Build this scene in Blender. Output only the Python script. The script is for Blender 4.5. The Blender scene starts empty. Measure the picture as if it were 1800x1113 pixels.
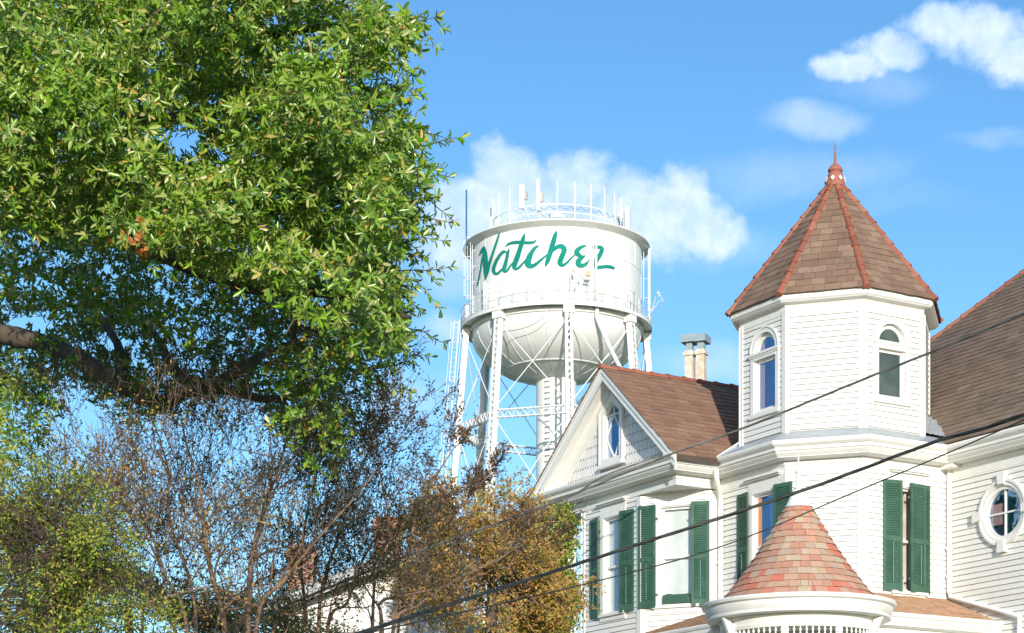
import bpy, math, random
import numpy as np
from mathutils import Vector, Matrix, noise as mnoise
random.seed(7); rng = np.random.default_rng(11)
S = bpy.context.scene; COL = S.collection
R = math.radians
# ---------------------------------------------------------------- camera, sky, sun, exposure
FOC = 3500.0; HOR = 1540.0; EYE = 1.6           # focal length and horizon row of an 1800 px wide frame
cam_d = bpy.data.cameras.new('camera'); cam = bpy.data.objects.new('camera', cam_d); COL.objects.link(cam)
cam.location = (0, 0, EYE); cam.rotation_euler = (R(90), 0, 0)
cam_d.sensor_width = 36; cam_d.lens = FOC / 1800 * 36; cam_d.shift_y = (HOR - 556.5) / 1800
cam_d.clip_start = 0.1; cam_d.clip_end = 6000
S.camera = cam
SUN_EL, SUN_AZ = R(13), R(6.5)                    # low afternoon sun almost behind the viewer, a little to the right
sv = Vector((math.sin(SUN_AZ) * math.cos(SUN_EL), -math.cos(SUN_AZ) * math.cos(SUN_EL), math.sin(SUN_EL)))
sd = bpy.data.lights.new('sun', 'SUN'); sd.energy = 3.4; sd.angle = R(0.5); sd.color = (1.0, 0.93, 0.82)
so = bpy.data.objects.new('sun', sd); COL.objects.link(so); so.rotation_euler = sv.to_track_quat('Z', 'Y').to_euler()
so.location = (0, 0, 60)
S.view_settings.view_transform = 'Standard'; S.view_settings.look = 'None'
S.view_settings.exposure = 0.50; S.view_settings.gamma = 1.0; S.view_settings.use_curve_mapping = False

class NT:
    def __init__(s, tree): s.t = tree; s.n = tree.nodes; s.l = tree.links
    def new(s, typ, **kw):
        n = s.n.new(typ)
        for k, v in kw.items():
            if k == 'ins':
                for kk, vv in v.items():
                    if hasattr(vv, 'is_output'): s.l.new(vv, n.inputs[kk])
                    else: n.inputs[kk].default_value = vv
            else: setattr(n, k, v)
        return n
    def m(s, op, a, b=0.0, c=0.0, clamp=False):
        n = s.n.new('ShaderNodeMath'); n.operation = op; n.use_clamp = clamp
        for i, v in enumerate((a, b, c)):
            if hasattr(v, 'is_output'): s.l.new(v, n.inputs[i])
            else: n.inputs[i].default_value = v
        return n.outputs[0]
    def ss(s, x, a, b):
        n = s.new('ShaderNodeMapRange', interpolation_type='SMOOTHSTEP'); s.l.new(x, n.inputs[0])
        n.inputs[1].default_value = a; n.inputs[2].default_value = b
        return n.outputs[0]
    def mix(s, f, a, b):
        n = s.n.new('ShaderNodeMix'); n.data_type = 'RGBA'
        for i, v in ((0, f), (6, a), (7, b)):
            if hasattr(v, 'is_output'): s.l.new(v, n.inputs[i])
            else: n.inputs[i].default_value = v if i == 0 else (tuple(v) + (1,))[:4]
        return n.outputs[2]
    def ramp(s, f, stops, interp='LINEAR'):
        n = s.n.new('ShaderNodeValToRGB'); s.l.new(f, n.inputs[0]); e = n.color_ramp.elements
        n.color_ramp.interpolation = interp
        while len(e) < len(stops): e.new(0.5)
        for q, (p, c) in zip(e, stops): q.position = p; q.color = tuple(c) + (1,)
        return n.outputs[0]

W = bpy.data.worlds.new('World'); S.world = W; W.use_nodes = True
t = NT(W.node_tree); t.n.clear()
sky = t.new('ShaderNodeTexSky', sky_type='NISHITA', sun_disc=False, sun_elevation=SUN_EL,
            sun_rotation=math.atan2(sv.x, sv.y), altitude=50, air_density=1.0, dust_density=0.3, ozone_density=3.0)
hs = t.new('ShaderNodeHueSaturation', ins={'Hue': 0.5, 'Saturation': 1.16, 'Value': 1.03, 'Color': sky.outputs[0]})
tc = t.new('ShaderNodeTexCoord'); sx = t.new('ShaderNodeSeparateXYZ', ins={0: tc.outputs['Generated']})
X_, Y_, Z_ = sx.outputs
yy = t.m('MAXIMUM', Y_, 0.02)
U = t.m('MULTIPLY_ADD', t.m('DIVIDE', X_, yy), FOC, 900); V = t.m('MULTIPLY_ADD', t.m('DIVIDE', Z_, yy), -FOC, HOR)
_w1 = t.new('ShaderNodeTexNoise', ins={'Vector': tc.outputs['Generated'], 'Scale': 22.0, 'Detail': 5.0, 'Roughness': 0.6}).outputs['Color']
_ws = t.new('ShaderNodeSeparateColor', ins={0: _w1})
U = t.m('MULTIPLY_ADD', t.m('SUBTRACT', _ws.outputs[0], 0.5), 125, U); V = t.m('MULTIPLY_ADD', t.m('SUBTRACT', _ws.outputs[1], 0.5), 95, V)
def blob(cx, cy, rx, ry, k=1.0):
    a = t.m('POWER', t.m('ABSOLUTE', t.m('DIVIDE', t.m('SUBTRACT', U, cx), rx)), 2)
    b = t.m('POWER', t.m('ABSOLUTE', t.m('DIVIDE', t.m('SUBTRACT', V, cy), ry)), 2)
    return t.m('MULTIPLY', t.m('SUBTRACT', 1.0, t.m('ADD', a, b)), k)
def union(bs):
    o = bs[0]
    for b in bs[1:]: o = t.m('MAXIMUM', o, b)
    return o
def nz(scale, detail=6, rough=0.6, off=(0, 0, 0)):
    mp = t.new('ShaderNodeMapping', ins={'Vector': tc.outputs['Generated'], 'Location': off})
    return t.new('ShaderNodeTexNoise', ins={'Vector': mp.outputs[0], 'Scale': scale, 'Detail': detail, 'Roughness': rough}).outputs[0]
n1 = nz(60, 9, 0.6); n2 = nz(10, 5, 0.5, (3, 1, 2)); n3 = nz(70, 5, 0.6, (5, 5, 1))
solid = union([blob(880, 312, 70, 75), blob(1015, 330, 75, 60), blob(1110, 350, 95, 60), blob(940, 385, 165, 95), blob(820, 385, 95, 90), blob(1185, 362, 75, 70),
               blob(1110, 395, 160, 85), blob(1240, 400, 85, 55), blob(1000, 420, 260, 60), blob(800, 430, 70, 60), blob(1640, 55, 85, 46), blob(1745, 60, 95, 58),
               blob(1560, 92, 70, 40), blob(1800, 105, 75, 48), blob(1492, 115, 70, 34)])
wisp = union([blob(1420, 210, 105, 42, .8), blob(1765, 245, 95, 28, .5), blob(800, 470, 90, 60, .6), blob(1560, 150, 150, 40, .4),
              blob(775, 570, 70, 40, .7), blob(1250, 640, 150, 40, .45), blob(1400, 310, 260, 50, .3), blob(1700, 360, 240, 40, .25),
              blob(700, 700, 120, 70, .35), blob(1050, 430, 330, 60, .5), blob(620, 60, 160, 60, .2)])
d1 = t.ss(t.m('MULTIPLY_ADD', t.m('SUBTRACT', n1, 0.5), 1.7, solid), -0.15, 0.9)
d2 = t.m('MULTIPLY', t.ss(t.m('MULTIPLY_ADD', t.m('SUBTRACT', n2, 0.5), 1.2, wisp), 0.0, 1.0), 0.5)
front = t.m('GREATER_THAN', Y_, 0.05)
gen = t.m('MULTIPLY', t.ss(nz(2.6, 7, 0.55, (8, 2, 4)), 0.56, 0.78), 0.8)        # the same kind of broken cloud all over the rest of the sky
inwin = t.m('MULTIPLY', front, t.m('MULTIPLY', t.ss(U, -600, 0), t.m('SUBTRACT', 1.0, t.ss(U, 1850, 2500))))
inwin = t.m('MULTIPLY', inwin, t.ss(V, -700, -100))
gen = t.m('MULTIPLY', gen, t.m('SUBTRACT', 1.0, inwin))
dens = t.m('MAXIMUM', t.m('MULTIPLY', t.m('MAXIMUM', t.m('MULTIPLY', d1, 0.86), d2), front), gen, clamp=True)
cl = t.mix(t.ss(n3, 0.3, 0.75), (3.2, 4.2, 5.9), (4.7, 5.3, 6.3))
skyc = t.mix(dens, hs.outputs[0], cl)
bg = t.new('ShaderNodeBackground', ins={'Color': skyc, 'Strength': 0.15})
wo = t.new('ShaderNodeOutputWorld'); t.l.new(bg.outputs[0], wo.inputs[0])

# ---------------------------------------------------------------- materials
MATS = {}
def mat(name, c1, c2=None, scale=3.0, rough=0.6, bump=0.0, bscale=30.0, rnd=None, island=None, metal=0.0, streak=None,
        spec=0.4, detail=5, dirt=None, back=None, trans=0.0, coat=0.0):
    if name in MATS: return MATS[name]
    m_ = bpy.data.materials.new(name); m_.use_nodes = True; q = NT(m_.node_tree); q.n.clear()
    out = q.new('ShaderNodeOutputMaterial'); b = q.new('ShaderNodeBsdfPrincipled')
    co = q.new('ShaderNodeTexCoord').outputs['Object']; geo = q.new('ShaderNodeNewGeometry')
    pos = geo.outputs['Position']
    if streak:
        mp = q.new('ShaderNodeMapping', ins={'Vector': pos, 'Scale': streak}); vec = mp.outputs[0]
    else: vec = pos
    nn = q.new('ShaderNodeTexNoise', ins={'Vector': vec, 'Scale': scale, 'Detail': detail, 'Roughness': 0.6}).outputs[0]
    c2 = c2 or c1
    col = q.mix(q.ss(nn, 0.35, 0.68), c1, c2)
    if rnd:
        oi = q.new('ShaderNodeObjectInfo')
        f = oi.outputs['Random']
        col2 = q.ramp(f, rnd, 'CONSTANT')
        col = q.mix(q.m('MULTIPLY', q.ss(nn, 0.3, 0.8), 0.45), col2, col)
    if island:
        col2 = q.ramp(geo.outputs['Random Per Island'], island, 'LINEAR')
        col = q.mix(q.m('MULTIPLY', q.ss(nn, 0.3, 0.8), 0.3), col2, col)
    if dirt:
        dn = q.new('ShaderNodeTexNoise', ins={'Vector': q.new('ShaderNodeMapping', ins={'Vector': pos, 'Scale': (3, 3, .5)}).outputs[0], 'Scale': 3.0, 'Detail': 8.0, 'Roughness': 0.7}).outputs[0]
        col = q.mix(q.m('MULTIPLY', q.ss(dn, 0.55, 0.75), dirt[1]), col, dirt[0])
        fl = q.new('ShaderNodeTexNoise', ins={'Vector': q.new('ShaderNodeMapping', ins={'Vector': pos, 'Scale': (1, 1, 2.5)}).outputs[0], 'Scale': 13.0, 'Detail': 3.0, 'Roughness': 0.7}).outputs[0]
        col = q.mix(q.m('MULTIPLY', q.ss(fl, 0.66, 0.72), dirt[1] * 1.2), col, dirt[0])
    if back:
        col = q.mix(geo.outputs['Backfacing'], col, q.mix(0.35, col, back))
    q.l.new(col, b.inputs['Base Color'])
    b.inputs['Roughness'].default_value = rough; b.inputs['Metallic'].default_value = metal
    b.inputs['Specular IOR Level'].default_value = spec
    if coat: b.inputs['Coat Weight'].default_value = coat; b.inputs['Coat Roughness'].default_value = 0.25
    if bump:
        bn = q.new('ShaderNodeTexNoise', ins={'Vector': vec, 'Scale': bscale, 'Detail': 4.0})
        bp = q.new('ShaderNodeBump', ins={'Height': bn.outputs[0], 'Strength': bump, 'Distance': 0.02})
        q.l.new(bp.outputs[0], b.inputs['Normal'])
    sh = b.outputs[0]
    if trans:
        tr = q.new('ShaderNodeBsdfTranslucent', ins={'Color': q.mix(0.5, col, (0.30, 0.42, 0.02))})
        mx = q.new('ShaderNodeMixShader', ins={0: trans, 1: sh, 2: tr.outputs[0]}); sh = mx.outputs[0]
    q.l.new(sh, out.inputs[0]); MATS[name] = m_
    return m_
def glass_mat(name, tint, k, ior=1.6, wob=0.15):
    m_ = bpy.data.materials.new(name); m_.use_nodes = True; q = NT(m_.node_tree); q.n.clear()
    out = q.new('ShaderNodeOutputMaterial'); pos = q.new('ShaderNodeNewGeometry').outputs['Position']
    bn = q.new('ShaderNodeTexNoise', ins={'Vector': pos, 'Scale': 2.5, 'Detail': 2.0})
    bp = q.new('ShaderNodeBump', ins={'Height': bn.outputs[0], 'Strength': wob, 'Distance': 0.05})
    g = q.new('ShaderNodeBsdfGlossy', ins={'Roughness': 0.02, 'Color': (.32, .62, 1, 1), 'Normal': bp.outputs[0]})
    tr = q.new('ShaderNodeBsdfTransparent', ins={'Color': tuple(tint) + (1,)})
    lw = q.new('ShaderNodeLayerWeight', ins={'Blend': 0.5}); fr = q.new('ShaderNodeMath', operation='POWER', ins={0: lw.outputs['Facing'], 1: 3.0})
    mx = q.new('ShaderNodeMixShader', ins={0: q.m('MULTIPLY_ADD', fr.outputs[0], 0.85, k, clamp=True), 1: tr.outputs[0], 2: g.outputs[0]})
    q.l.new(mx.outputs[0], out.inputs[0]); MATS[name] = m_; return m_

WHITE = mat('white_paint', (.80, .785, .74), (.74, .725, .68), 2.5, 0.5, 0.12, 40, dirt=((.50, .45, .36), .35))
BOARD = mat('white_siding_paint', (.80, .79, .75), (.73, .71, .66), 1.6, 0.55, 0.3, 14, streak=(1, 1, 5), dirt=((.46, .42, .34), .45),
            rnd=[(0, (.80, .79, .75)), (.4, (.77, .76, .71)), (.75, (.82, .81, .77))])
TRIM = mat('white_trim_paint', (.82, .81, .77), (.78, .765, .72), 4, 0.45, 0.08, 50, dirt=((.5, .44, .34), .25))
SHINW = mat('grey_white_wall_shingle', (.76, .75, .72), (.66, .65, .62), 3, 0.6, 0.3, 25, dirt=((.42, .36, .28), .4),
            rnd=[(0, (.77, .76, .73)), (.5, (.72, .71, .68)), (.8, (.79, .78, .75))])
TOWERW = mat('tower_white_enamel', (.80, .81, .79), (.75, .76, .74), .5, 0.42, 0.0, dirt=((.55, .53, .47), .4))
TOWERG = mat('tower_letter_teal', (.008, .21, .165), (.015, .26, .20), 1.2, 0.75, spec=.1)
TOWERD = mat('dark_cable_rubber', (.05, .055, .06), (.03, .03, .03), 4, 0.6)
BROWN_R = [(0, (.27, .165, .108)), (.2, (.30, .19, .125)), (.4, (.245, .153, .102)), (.58, (.33, .22, .15)), (.74, (.28, .178, .12)), (.88, (.225, .14, .095))]
ROOFB = mat('brown_composition_shingle', (.20, .13, .10), (.13, .085, .065), 3, 0.85, 0.6, 60, rnd=BROWN_R)
ROOFS = mat('brown_shingle_course', (.27, .16, .11), (.20, .12, .085), 2.5, 0.88, 0.6, 60, island=[(p, (c[0] * 1.03, c[1] * .93, c[2] * .9)) for p, c in BROWN_R])
ROOFM = mat('grey_brown_shingle_course', (.15, .11, .09), (.11, .08, .066), 2, 0.9, 0.6, 60,
            island=[(0, (.22, .155, .11)), (.4, (.26, .185, .13)), (.7, (.18, .13, .092)), (1, (.29, .215, .155))])
SHAKE = mat('cedar_and_red_shake', (.48, .24, .15), (.36, .17, .11), 7, 0.8, 0.5, 30, streak=(6, 6, 1),
            rnd=[(0, (.54, .27, .18)), (.18, (.58, .38, .26)), (.36, (.66, .20, .135)), (.46, (.52, .30, .20)), (.6, (.56, .45, .32)), (.7, (.60, .33, .23)), (.82, (.50, .37, .28)), (.93, (.64, .24, .16))])
SHAKEL = mat('porch_wood_shingle', (.50, .30, .19), (.34, .19, .12), 6, 0.85, 0.5, 30,
             island=[(0, (.52, .27, .17)), (.4, (.50, .36, .22)), (.7, (.38, .21, .13)), (1, (.58, .36, .24))])
TERRA = mat('terracotta_tile', (.34, .12, .072), (.23, .08, .05), 7, 0.7, 0.3, 30, rnd=[(0, (.34, .115, .068)), (.35, (.27, .09, .055)), (.7, (.38, .145, .09))], dirt=((.20, .10, .07), .5))
METAL = mat('galvanised_flashing', (.55, .58, .60), (.45, .48, .50), 4, 0.42, 0.2, 12, metal=0.35)
METALC = mat('chimney_cap_metal', (.40, .47, .49), (.33, .40, .42), 6, 0.5, 0.15, 20, metal=0.3)
SHUT = mat('green_shutter_paint', (.035, .10, .065), (.055, .13, .09), 3, 0.55, 0.1, 40, dirt=((.22, .30, .24), .6))
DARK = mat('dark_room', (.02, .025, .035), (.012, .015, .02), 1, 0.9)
CURT = mat('pale_curtain_cloth', (.74, .76, .70), (.66, .68, .62), 3, 0.9, 0.1, 20)
ORG = mat('orange_brown_wood', (.80, .38, .18), (.65, .28, .13), 4, 0.6, 0.2, 20, streak=(1, 1, .2))
PINK = mat('dusty_pink_cloth', (.75, .42, .34), (.60, .32, .26), 3, 0.9)
GLASS = glass_mat('window_glass', (.90, .93, .96), 0.26, 1.6)
GLASSD = mat('grey_green_reflection_glass', (.055, .085, .085), (.10, .135, .125), 1.6, 0.12, 0.25, 9, spec=.8)  # grey-green reflection of trees put into the pane colour
GLASSC = glass_mat('clear_window_glass', (.92, .94, .94), 0.05, 1.5)
BRICKC = mat('worn_stucco_on_brick', (.74, .70, .62), (.62, .47, .34), 5, 0.85, 0.4, 20)
WIRE = mat('black_cable_sheath', (.018, .02, .02), (.05, .055, .05), 6, 0.55)
WIREG = mat('weathered_grey_cable', (.17, .165, .15), (.10, .10, .09), 6, 0.6)
BARK = mat('rough_dark_bark', (.05, .037, .027), (.17, .13, .09), 2.2, 0.9, 1.0, 18, streak=(1, 1, .5))
BARKO = mat('smooth_tan_bark', (.27, .165, .10), (.10, .07, .05), 6, 0.7, 0.3, 12, streak=(1, 1, .3))
TWIG = mat('brown_twig_bark', (.065, .047, .036), (.12, .085, .06), 6, 0.8)
OAKL = mat('oak_leaf', (.075, .15, .016), (.075, .15, .02), 1.5, 0.32, 0, spec=0.7,
           island=[(0, (.045, .15, .006)), (.3, (.14, .36, .008)), (.6, (.29, .50, .018)), (.84, (.44, .55, .06)), (.94, (.62, .60, .26)), (1, (.78, .45, .04))],
           back=(.20, .23, .08), trans=0.20)
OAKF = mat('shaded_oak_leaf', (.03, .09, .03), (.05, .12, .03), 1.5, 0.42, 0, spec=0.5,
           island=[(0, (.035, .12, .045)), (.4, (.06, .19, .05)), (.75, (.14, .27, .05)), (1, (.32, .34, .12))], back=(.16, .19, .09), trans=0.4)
MYRL = mat('crape_myrtle_leaf', (.05, .035, .025), (.06, .05, .03), 2, 0.6, 0,
           island=[(0, (.018, .034, .018)), (.55, (.035, .050, .022)), (.88, (.075, .065, .03)), (.97, (.20, .10, .04)), (1, (.55, .22, .04))], trans=0.2)
REDL = mat('dark_red_leaf', (.13, .04, .03), (.09, .035, .03), 2, 0.6, 0, island=[(0, (.07, .045, .03)), (.5, (.17, .08, .05)), (1, (.28, .15, .08))], trans=0.2)
BRNL = mat('rust_brown_leaf', (.22, .11, .04), (.14, .08, .03), 1.2, 0.65, 0,
           island=[(0, (.24, .12, .04)), (.35, (.54, .27, .08)), (.62, (.64, .40, .12)), (.82, (.44, .38, .07)), (1, (.28, .36, .06))], trans=0.2)
YGL = mat('yellow_green_leaf', (.16, .19, .03), (.07, .11, .025), 0.8, 0.6, 0,
          island=[(0, (.05, .12, .02)), (.3, (.15, .25, .03)), (.6, (.34, .40, .05)), (.85, (.52, .48, .08)), (1, (.55, .36, .10))], trans=0.25)
GRASS = mat('lawn_grass', (.06, .10, .03), (.10, .12, .045), 0.6, 0.9, 0.5, 20)
GAPSHADE = mat('gap_shade_backing', (.20, .18, .15), (.15, .135, .11), 3, .9)  # dark wall backing, paints shade lines into the gaps between boards
ROADM = mat('street_asphalt', (.05, .05, .05), (.065, .063, .06), 3, 0.9, 0.3, 60)
GREYR = mat('grey_neighbour_roof', (.30, .31, .31), (.22, .23, .23), 3, 0.8, 0.4, 40)
BOXT = mat('beige_equipment_box', (.62, .46, .30), (.5, .36, .24), 3, 0.6)
BLUEP = mat('blue_antenna_paint', (.03, .13, .30), (.03, .13, .30), 3, 0.5)
FROST = mat('frosted_pale_bead', (.7, .7, .68), (.6, .6, .58), 3, 0.4)
def brick_mat():
    m_ = bpy.data.materials.new('red_brickwork'); m_.use_nodes = True; q = NT(m_.node_tree)
    b = q.n['Principled BSDF']; pos = q.new('ShaderNodeNewGeometry').outputs['Position']
    s_ = q.new('ShaderNodeSeparateXYZ', ins={0: pos}); cv = q.new('ShaderNodeCombineXYZ', ins={0: q.m('ADD', s_.outputs[0], s_.outputs[1]), 1: s_.outputs[2], 2: 0.0})
    br = q.new('ShaderNodeTexBrick', ins={'Vector': cv.outputs[0], 'Color1': (.34, .12, .07, 1), 'Color2': (.22, .08, .05, 1), 'Mortar': (.36, .31, .26, 1),
               'Scale': 1.0, 'Mortar Size': .012, 'Brick Width': .22, 'Row Height': .075})
    q.l.new(br.outputs[0], b.inputs['Base Color']); b.inputs['Roughness'].default_value = .9
    bp = q.new('ShaderNodeBump', ins={'Height': br.outputs['Fac'], 'Strength': .5, 'Distance': .01}); bp.invert = True
    q.l.new(bp.outputs[0], b.inputs['Normal']); return m_
BRICK = brick_mat()

# ---------------------------------------------------------------- helpers
def v2(a, z=0.0): return Vector((a[0], a[1], z))
def P(px, py, Y): return Vector(((px - 900) / FOC * Y, Y, EYE + (HOR - py) / FOC * Y))
def zat(py, Y): return EYE + (HOR - py) / FOC * Y
OFF = {}
def thing(name, label, cat, loc=(0, 0, 0), group=None):
    o = bpy.data.objects.new(name, None); COL.objects.link(o); o.location = loc
    o['label'] = label; o['category'] = cat; o.empty_display_size = .3
    if group: o['group'] = group
    OFF[o] = Vector(loc); return o
def tag(o, label, cat, group=None):
    o['label'] = label; o['category'] = cat
    if group: o['group'] = group
    return o
class MB:
    def __init__(s): s.v = []; s.f = []; s.mi = []
    def quadbox(s, p):      # 8 points: bottom 4, top 4
        k = len(s.v); s.v += [tuple(a) for a in p]
        s.f += [(k+3, k+2, k+1, k), (k+4, k+5, k+6, k+7)] + [(k+i, k+(i+1) % 4, k+4+(i+1) % 4, k+4+i) for i in range(4)]
    def box(s, x0, x1, y0, y1, z0, z1):
        s.quadbox([(x0, y0, z0), (x1, y0, z0), (x1, y1, z0), (x0, y1, z0), (x0, y0, z1), (x1, y0, z1), (x1, y1, z1), (x0, y1, z1)])
    def bar(s, a, b, w, h=None, up=(0, 0, 1)):
        a = Vector(a); b = Vector(b); h = h or w; d = (b - a)
        if d.length < 1e-6: return
        d.normalize(); u = Vector(up)
        if abs(d.dot(u)) > .98: u = Vector((1, 0, 0))
        x = d.cross(u).normalized() * (w / 2); y = x.cross(d).normalized() * (h / 2)
        s.quadbox([a-x-y, a+x-y, a+x+y, a-x+y, b-x-y, b+x-y, b+x+y, b-x+y])
    def poly(s, pts):
        k = len(s.v); s.v += [tuple(p) for p in pts]; s.f.append(tuple(range(k, k + len(pts))))
    def slab(s, pts, th):       # polygon given thickness vector th
        k = len(s.v); n = len(pts); th = Vector(th)
        s.v += [tuple(p) for p in pts] + [tuple(Vector(p) + th) for p in pts]
        s.f += [tuple(range(k + n - 1, k - 1, -1)), tuple(range(k + n, k + 2 * n))] + [(k+i, k+(i+1) % n, k+n+(i+1) % n, k+n+i) for i in range(n)]
    def tube(s, pts, r, n=6, cap=True):
        pts = [Vector(p) for p in pts]; rr = r if hasattr(r, '__len__') else [r] * len(pts)
        k = len(s.v); px = None
        for i, p in enumerate(pts):
            d = (pts[min(i+1, len(pts)-1)] - pts[max(i-1, 0)])
            if d.length < 1e-9: d = Vector((0, 0, 1))
            d.normalize()
            if px is None:
                px = d.cross(Vector((0, 0, 1)) if abs(d.z) < .9 else Vector((1, 0, 0))).normalized()
            else:
                px = (px - d * px.dot(d)).normalized()
            py = d.cross(px)
            for j in range(n):
                a = 2 * math.pi * j / n
                s.v.append(tuple(p + (px * math.cos(a) + py * math.sin(a)) * rr[i]))
        for i in range(len(pts) - 1):
            for j in range(n):
                a = k + i * n + j; b = k + i * n + (j + 1) % n
                s.f.append((a, b, b + n, a + n))
        if cap:
            s.f.append(tuple(k + j for j in range(n - 1, -1, -1))); s.f.append(tuple(k + (len(pts)-1) * n + j for j in range(n)))
    def lathe(s, c, prof, n=32, a0=0, a1=2 * math.pi):   # prof: (r, z) list, centre c=(x, y)
        k = len(s.v); full = abs(a1 - a0 - 2 * math.pi) < 1e-6; m = n if full else n + 1
        for (r_, z_) in prof:
            for j in range(m):
                a = a0 + (a1 - a0) * j / n
                s.v.append((c[0] + r_ * math.cos(a), c[1] + r_ * math.sin(a), z_))
        for i in range(len(prof) - 1):
            for j in range(n):
                a = k + i * m + j; b = k + i * m + (j + 1) % m
                s.f.append((a, b, b + m, a + m))
    def build(s, name, m_, parent=None, smooth=False, stuff=False, label=None):
        off = OFF.get(parent, Vector((0, 0, 0))) if parent else Vector((0, 0, 0))
        me = bpy.data.meshes.new(name)
        me.from_pydata([(a[0] - off[0], a[1] - off[1], a[2] - off[2]) for a in s.v], [], s.f)
        me.materials.append(m_)
        if smooth: me.polygons.foreach_set('use_smooth', [True] * len(me.polygons))
        o = bpy.data.objects.new(name, me); COL.objects.link(o)
        if parent: o.parent = parent
        OFF[o] = off
        if stuff: o['kind'] = 'stuff'
        if label: o['label'] = label
        return o
def recalc(o):
    import bmesh
    b = bmesh.new(); b.from_mesh(o.data); bmesh.ops.recalc_face_normals(b, faces=b.faces); b.to_mesh(o.data); b.free(); return o
def autosmooth(o, deg=35):
    me = o.data; me.polygons.foreach_set('use_smooth', [True] * len(me.polygons))
    me.set_sharp_from_angle(angle=R(deg)); return o

# ---------------------------------------------------------------- ground
g = MB(); g.poly([(-3000, -3000, 0), (3000, -3000, 0), (3000, 3000, 0), (-3000, 3000, 0)])
o = g.build('ground', GRASS); o['kind'] = 'structure'
g = MB(); g.poly([(-400, -5, .004), (400, -5, .004), (400, 4.5, .004), (-400, 4.5, .004)])
o = g.build('road', ROADM); o['kind'] = 'structure'
g = MB(); g.box(-400, 400, 4.5, 4.7, 0, .13); g.box(-400, 400, 6.0, 7.6, 0, .12)
o = g.build('pavement', mat('pavement_concrete', (.34, .33, .31), (.27, .26, .25), 2, .85, .3, 30)); o['kind'] = 'structure'
# ================================================================ WATER TOWER
TC = Vector((78 / FOC * 130, 130.0, 0)); TX, TY = TC.x, TC.y
tower = thing('water_tower', 'tall white water tower with green lettering on its tank and antennas on top', 'water tower', (TX, TY, 0))
def tp(r_, th, z_):   # th degrees from the side facing the viewer, clockwise to the right
    a = R(th); return Vector((TX + r_ * math.sin(a), TY - r_ * math.cos(a), z_))
ZB = 37.35; ZT = 42.35; RT = 5.56
b = MB(); b.lathe((TX, TY), [(RT, ZB - .3), (RT, ZB + 1.2)], 96); b.lathe((TX, TY), [(RT, ZB + 1.2), (RT, ZT)], 96)
tank = b.build('tank', TOWERW, tower, smooth=True)
b = MB()
for zz in (ZB + 1.62, ZB + 3.35): b.lathe((TX, TY), [(RT, zz + .05), (RT + .022, zz + .05), (RT + .022, zz - .05), (RT, zz - .05)], 96)
autosmooth(b.build('plate_seam', TOWERW, tank))
b = MB()
for k in range(3):
    for q in range(0, 360, 24): th = q + 8 * k; b.bar(tp(RT + .006, th, (ZB, ZB + 1.67, ZB + 3.4)[k]), tp(RT + .006, th, (ZB + 1.57, ZB + 3.3, ZT)[k]), .05, .02, up=tuple(tp(1, th, 0) - tp(0, 0, 0)))
b.build('plate_seam', TOWERW, tank, stuff=True)
# bowl
prof = []
for i in range(25):
    a = i / 24 * math.pi / 2
    prof.append((max(1.25, 5.56 * math.cos(a)), ZB - .3 - 3.25 * math.sin(a)))
bowl = (lambda m: (m.lathe((TX, TY), prof[::-1], 96), m)[1])(MB()).build('bowl', TOWERW, tower, smooth=True)
b = MB()
for k in range(24):
    th = k * 15 + 7; pts = []
    for i in range(2, 19):
        a = i / 24 * math.pi / 2; pts.append(tp(5.575 * math.cos(a), th, ZB - .3 - 3.27 * math.sin(a)))
    b.tube(pts, .02, 4)
b.tube([tp(5.56 * math.cos(R(52)) + .02, q, ZB - .3 - 3.25 * math.sin(R(52)) - .02) for q in range(0, 361, 5)], .035, 4)
b.build('plate_seam', TOWERW, bowl, stuff=True)
# roof
b = MB(); b.lathe((TX, TY), [(RT, ZT - .14), (6.05, ZT + .06), (6.1, ZT + .10), (6.07, ZT + .19), (4.6, ZT + .75), (3, ZT + 1.15), (1.2, ZT + 1.4), (.02, ZT + 1.45)], 96)
autosmooth(b.build('tank_roof', TOWERW, tower), 25)
b = MB(); b.lathe((TX, TY), [(.33, ZT + 1.4), (.33, ZT + 1.95), (.78, ZT + 2.05), (.78, ZT + 2.18), (.5, ZT + 2.42), (.02, ZT + 2.5)], 24)
autosmooth(b.build('roof_vent', TOWERW, tower))
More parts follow.
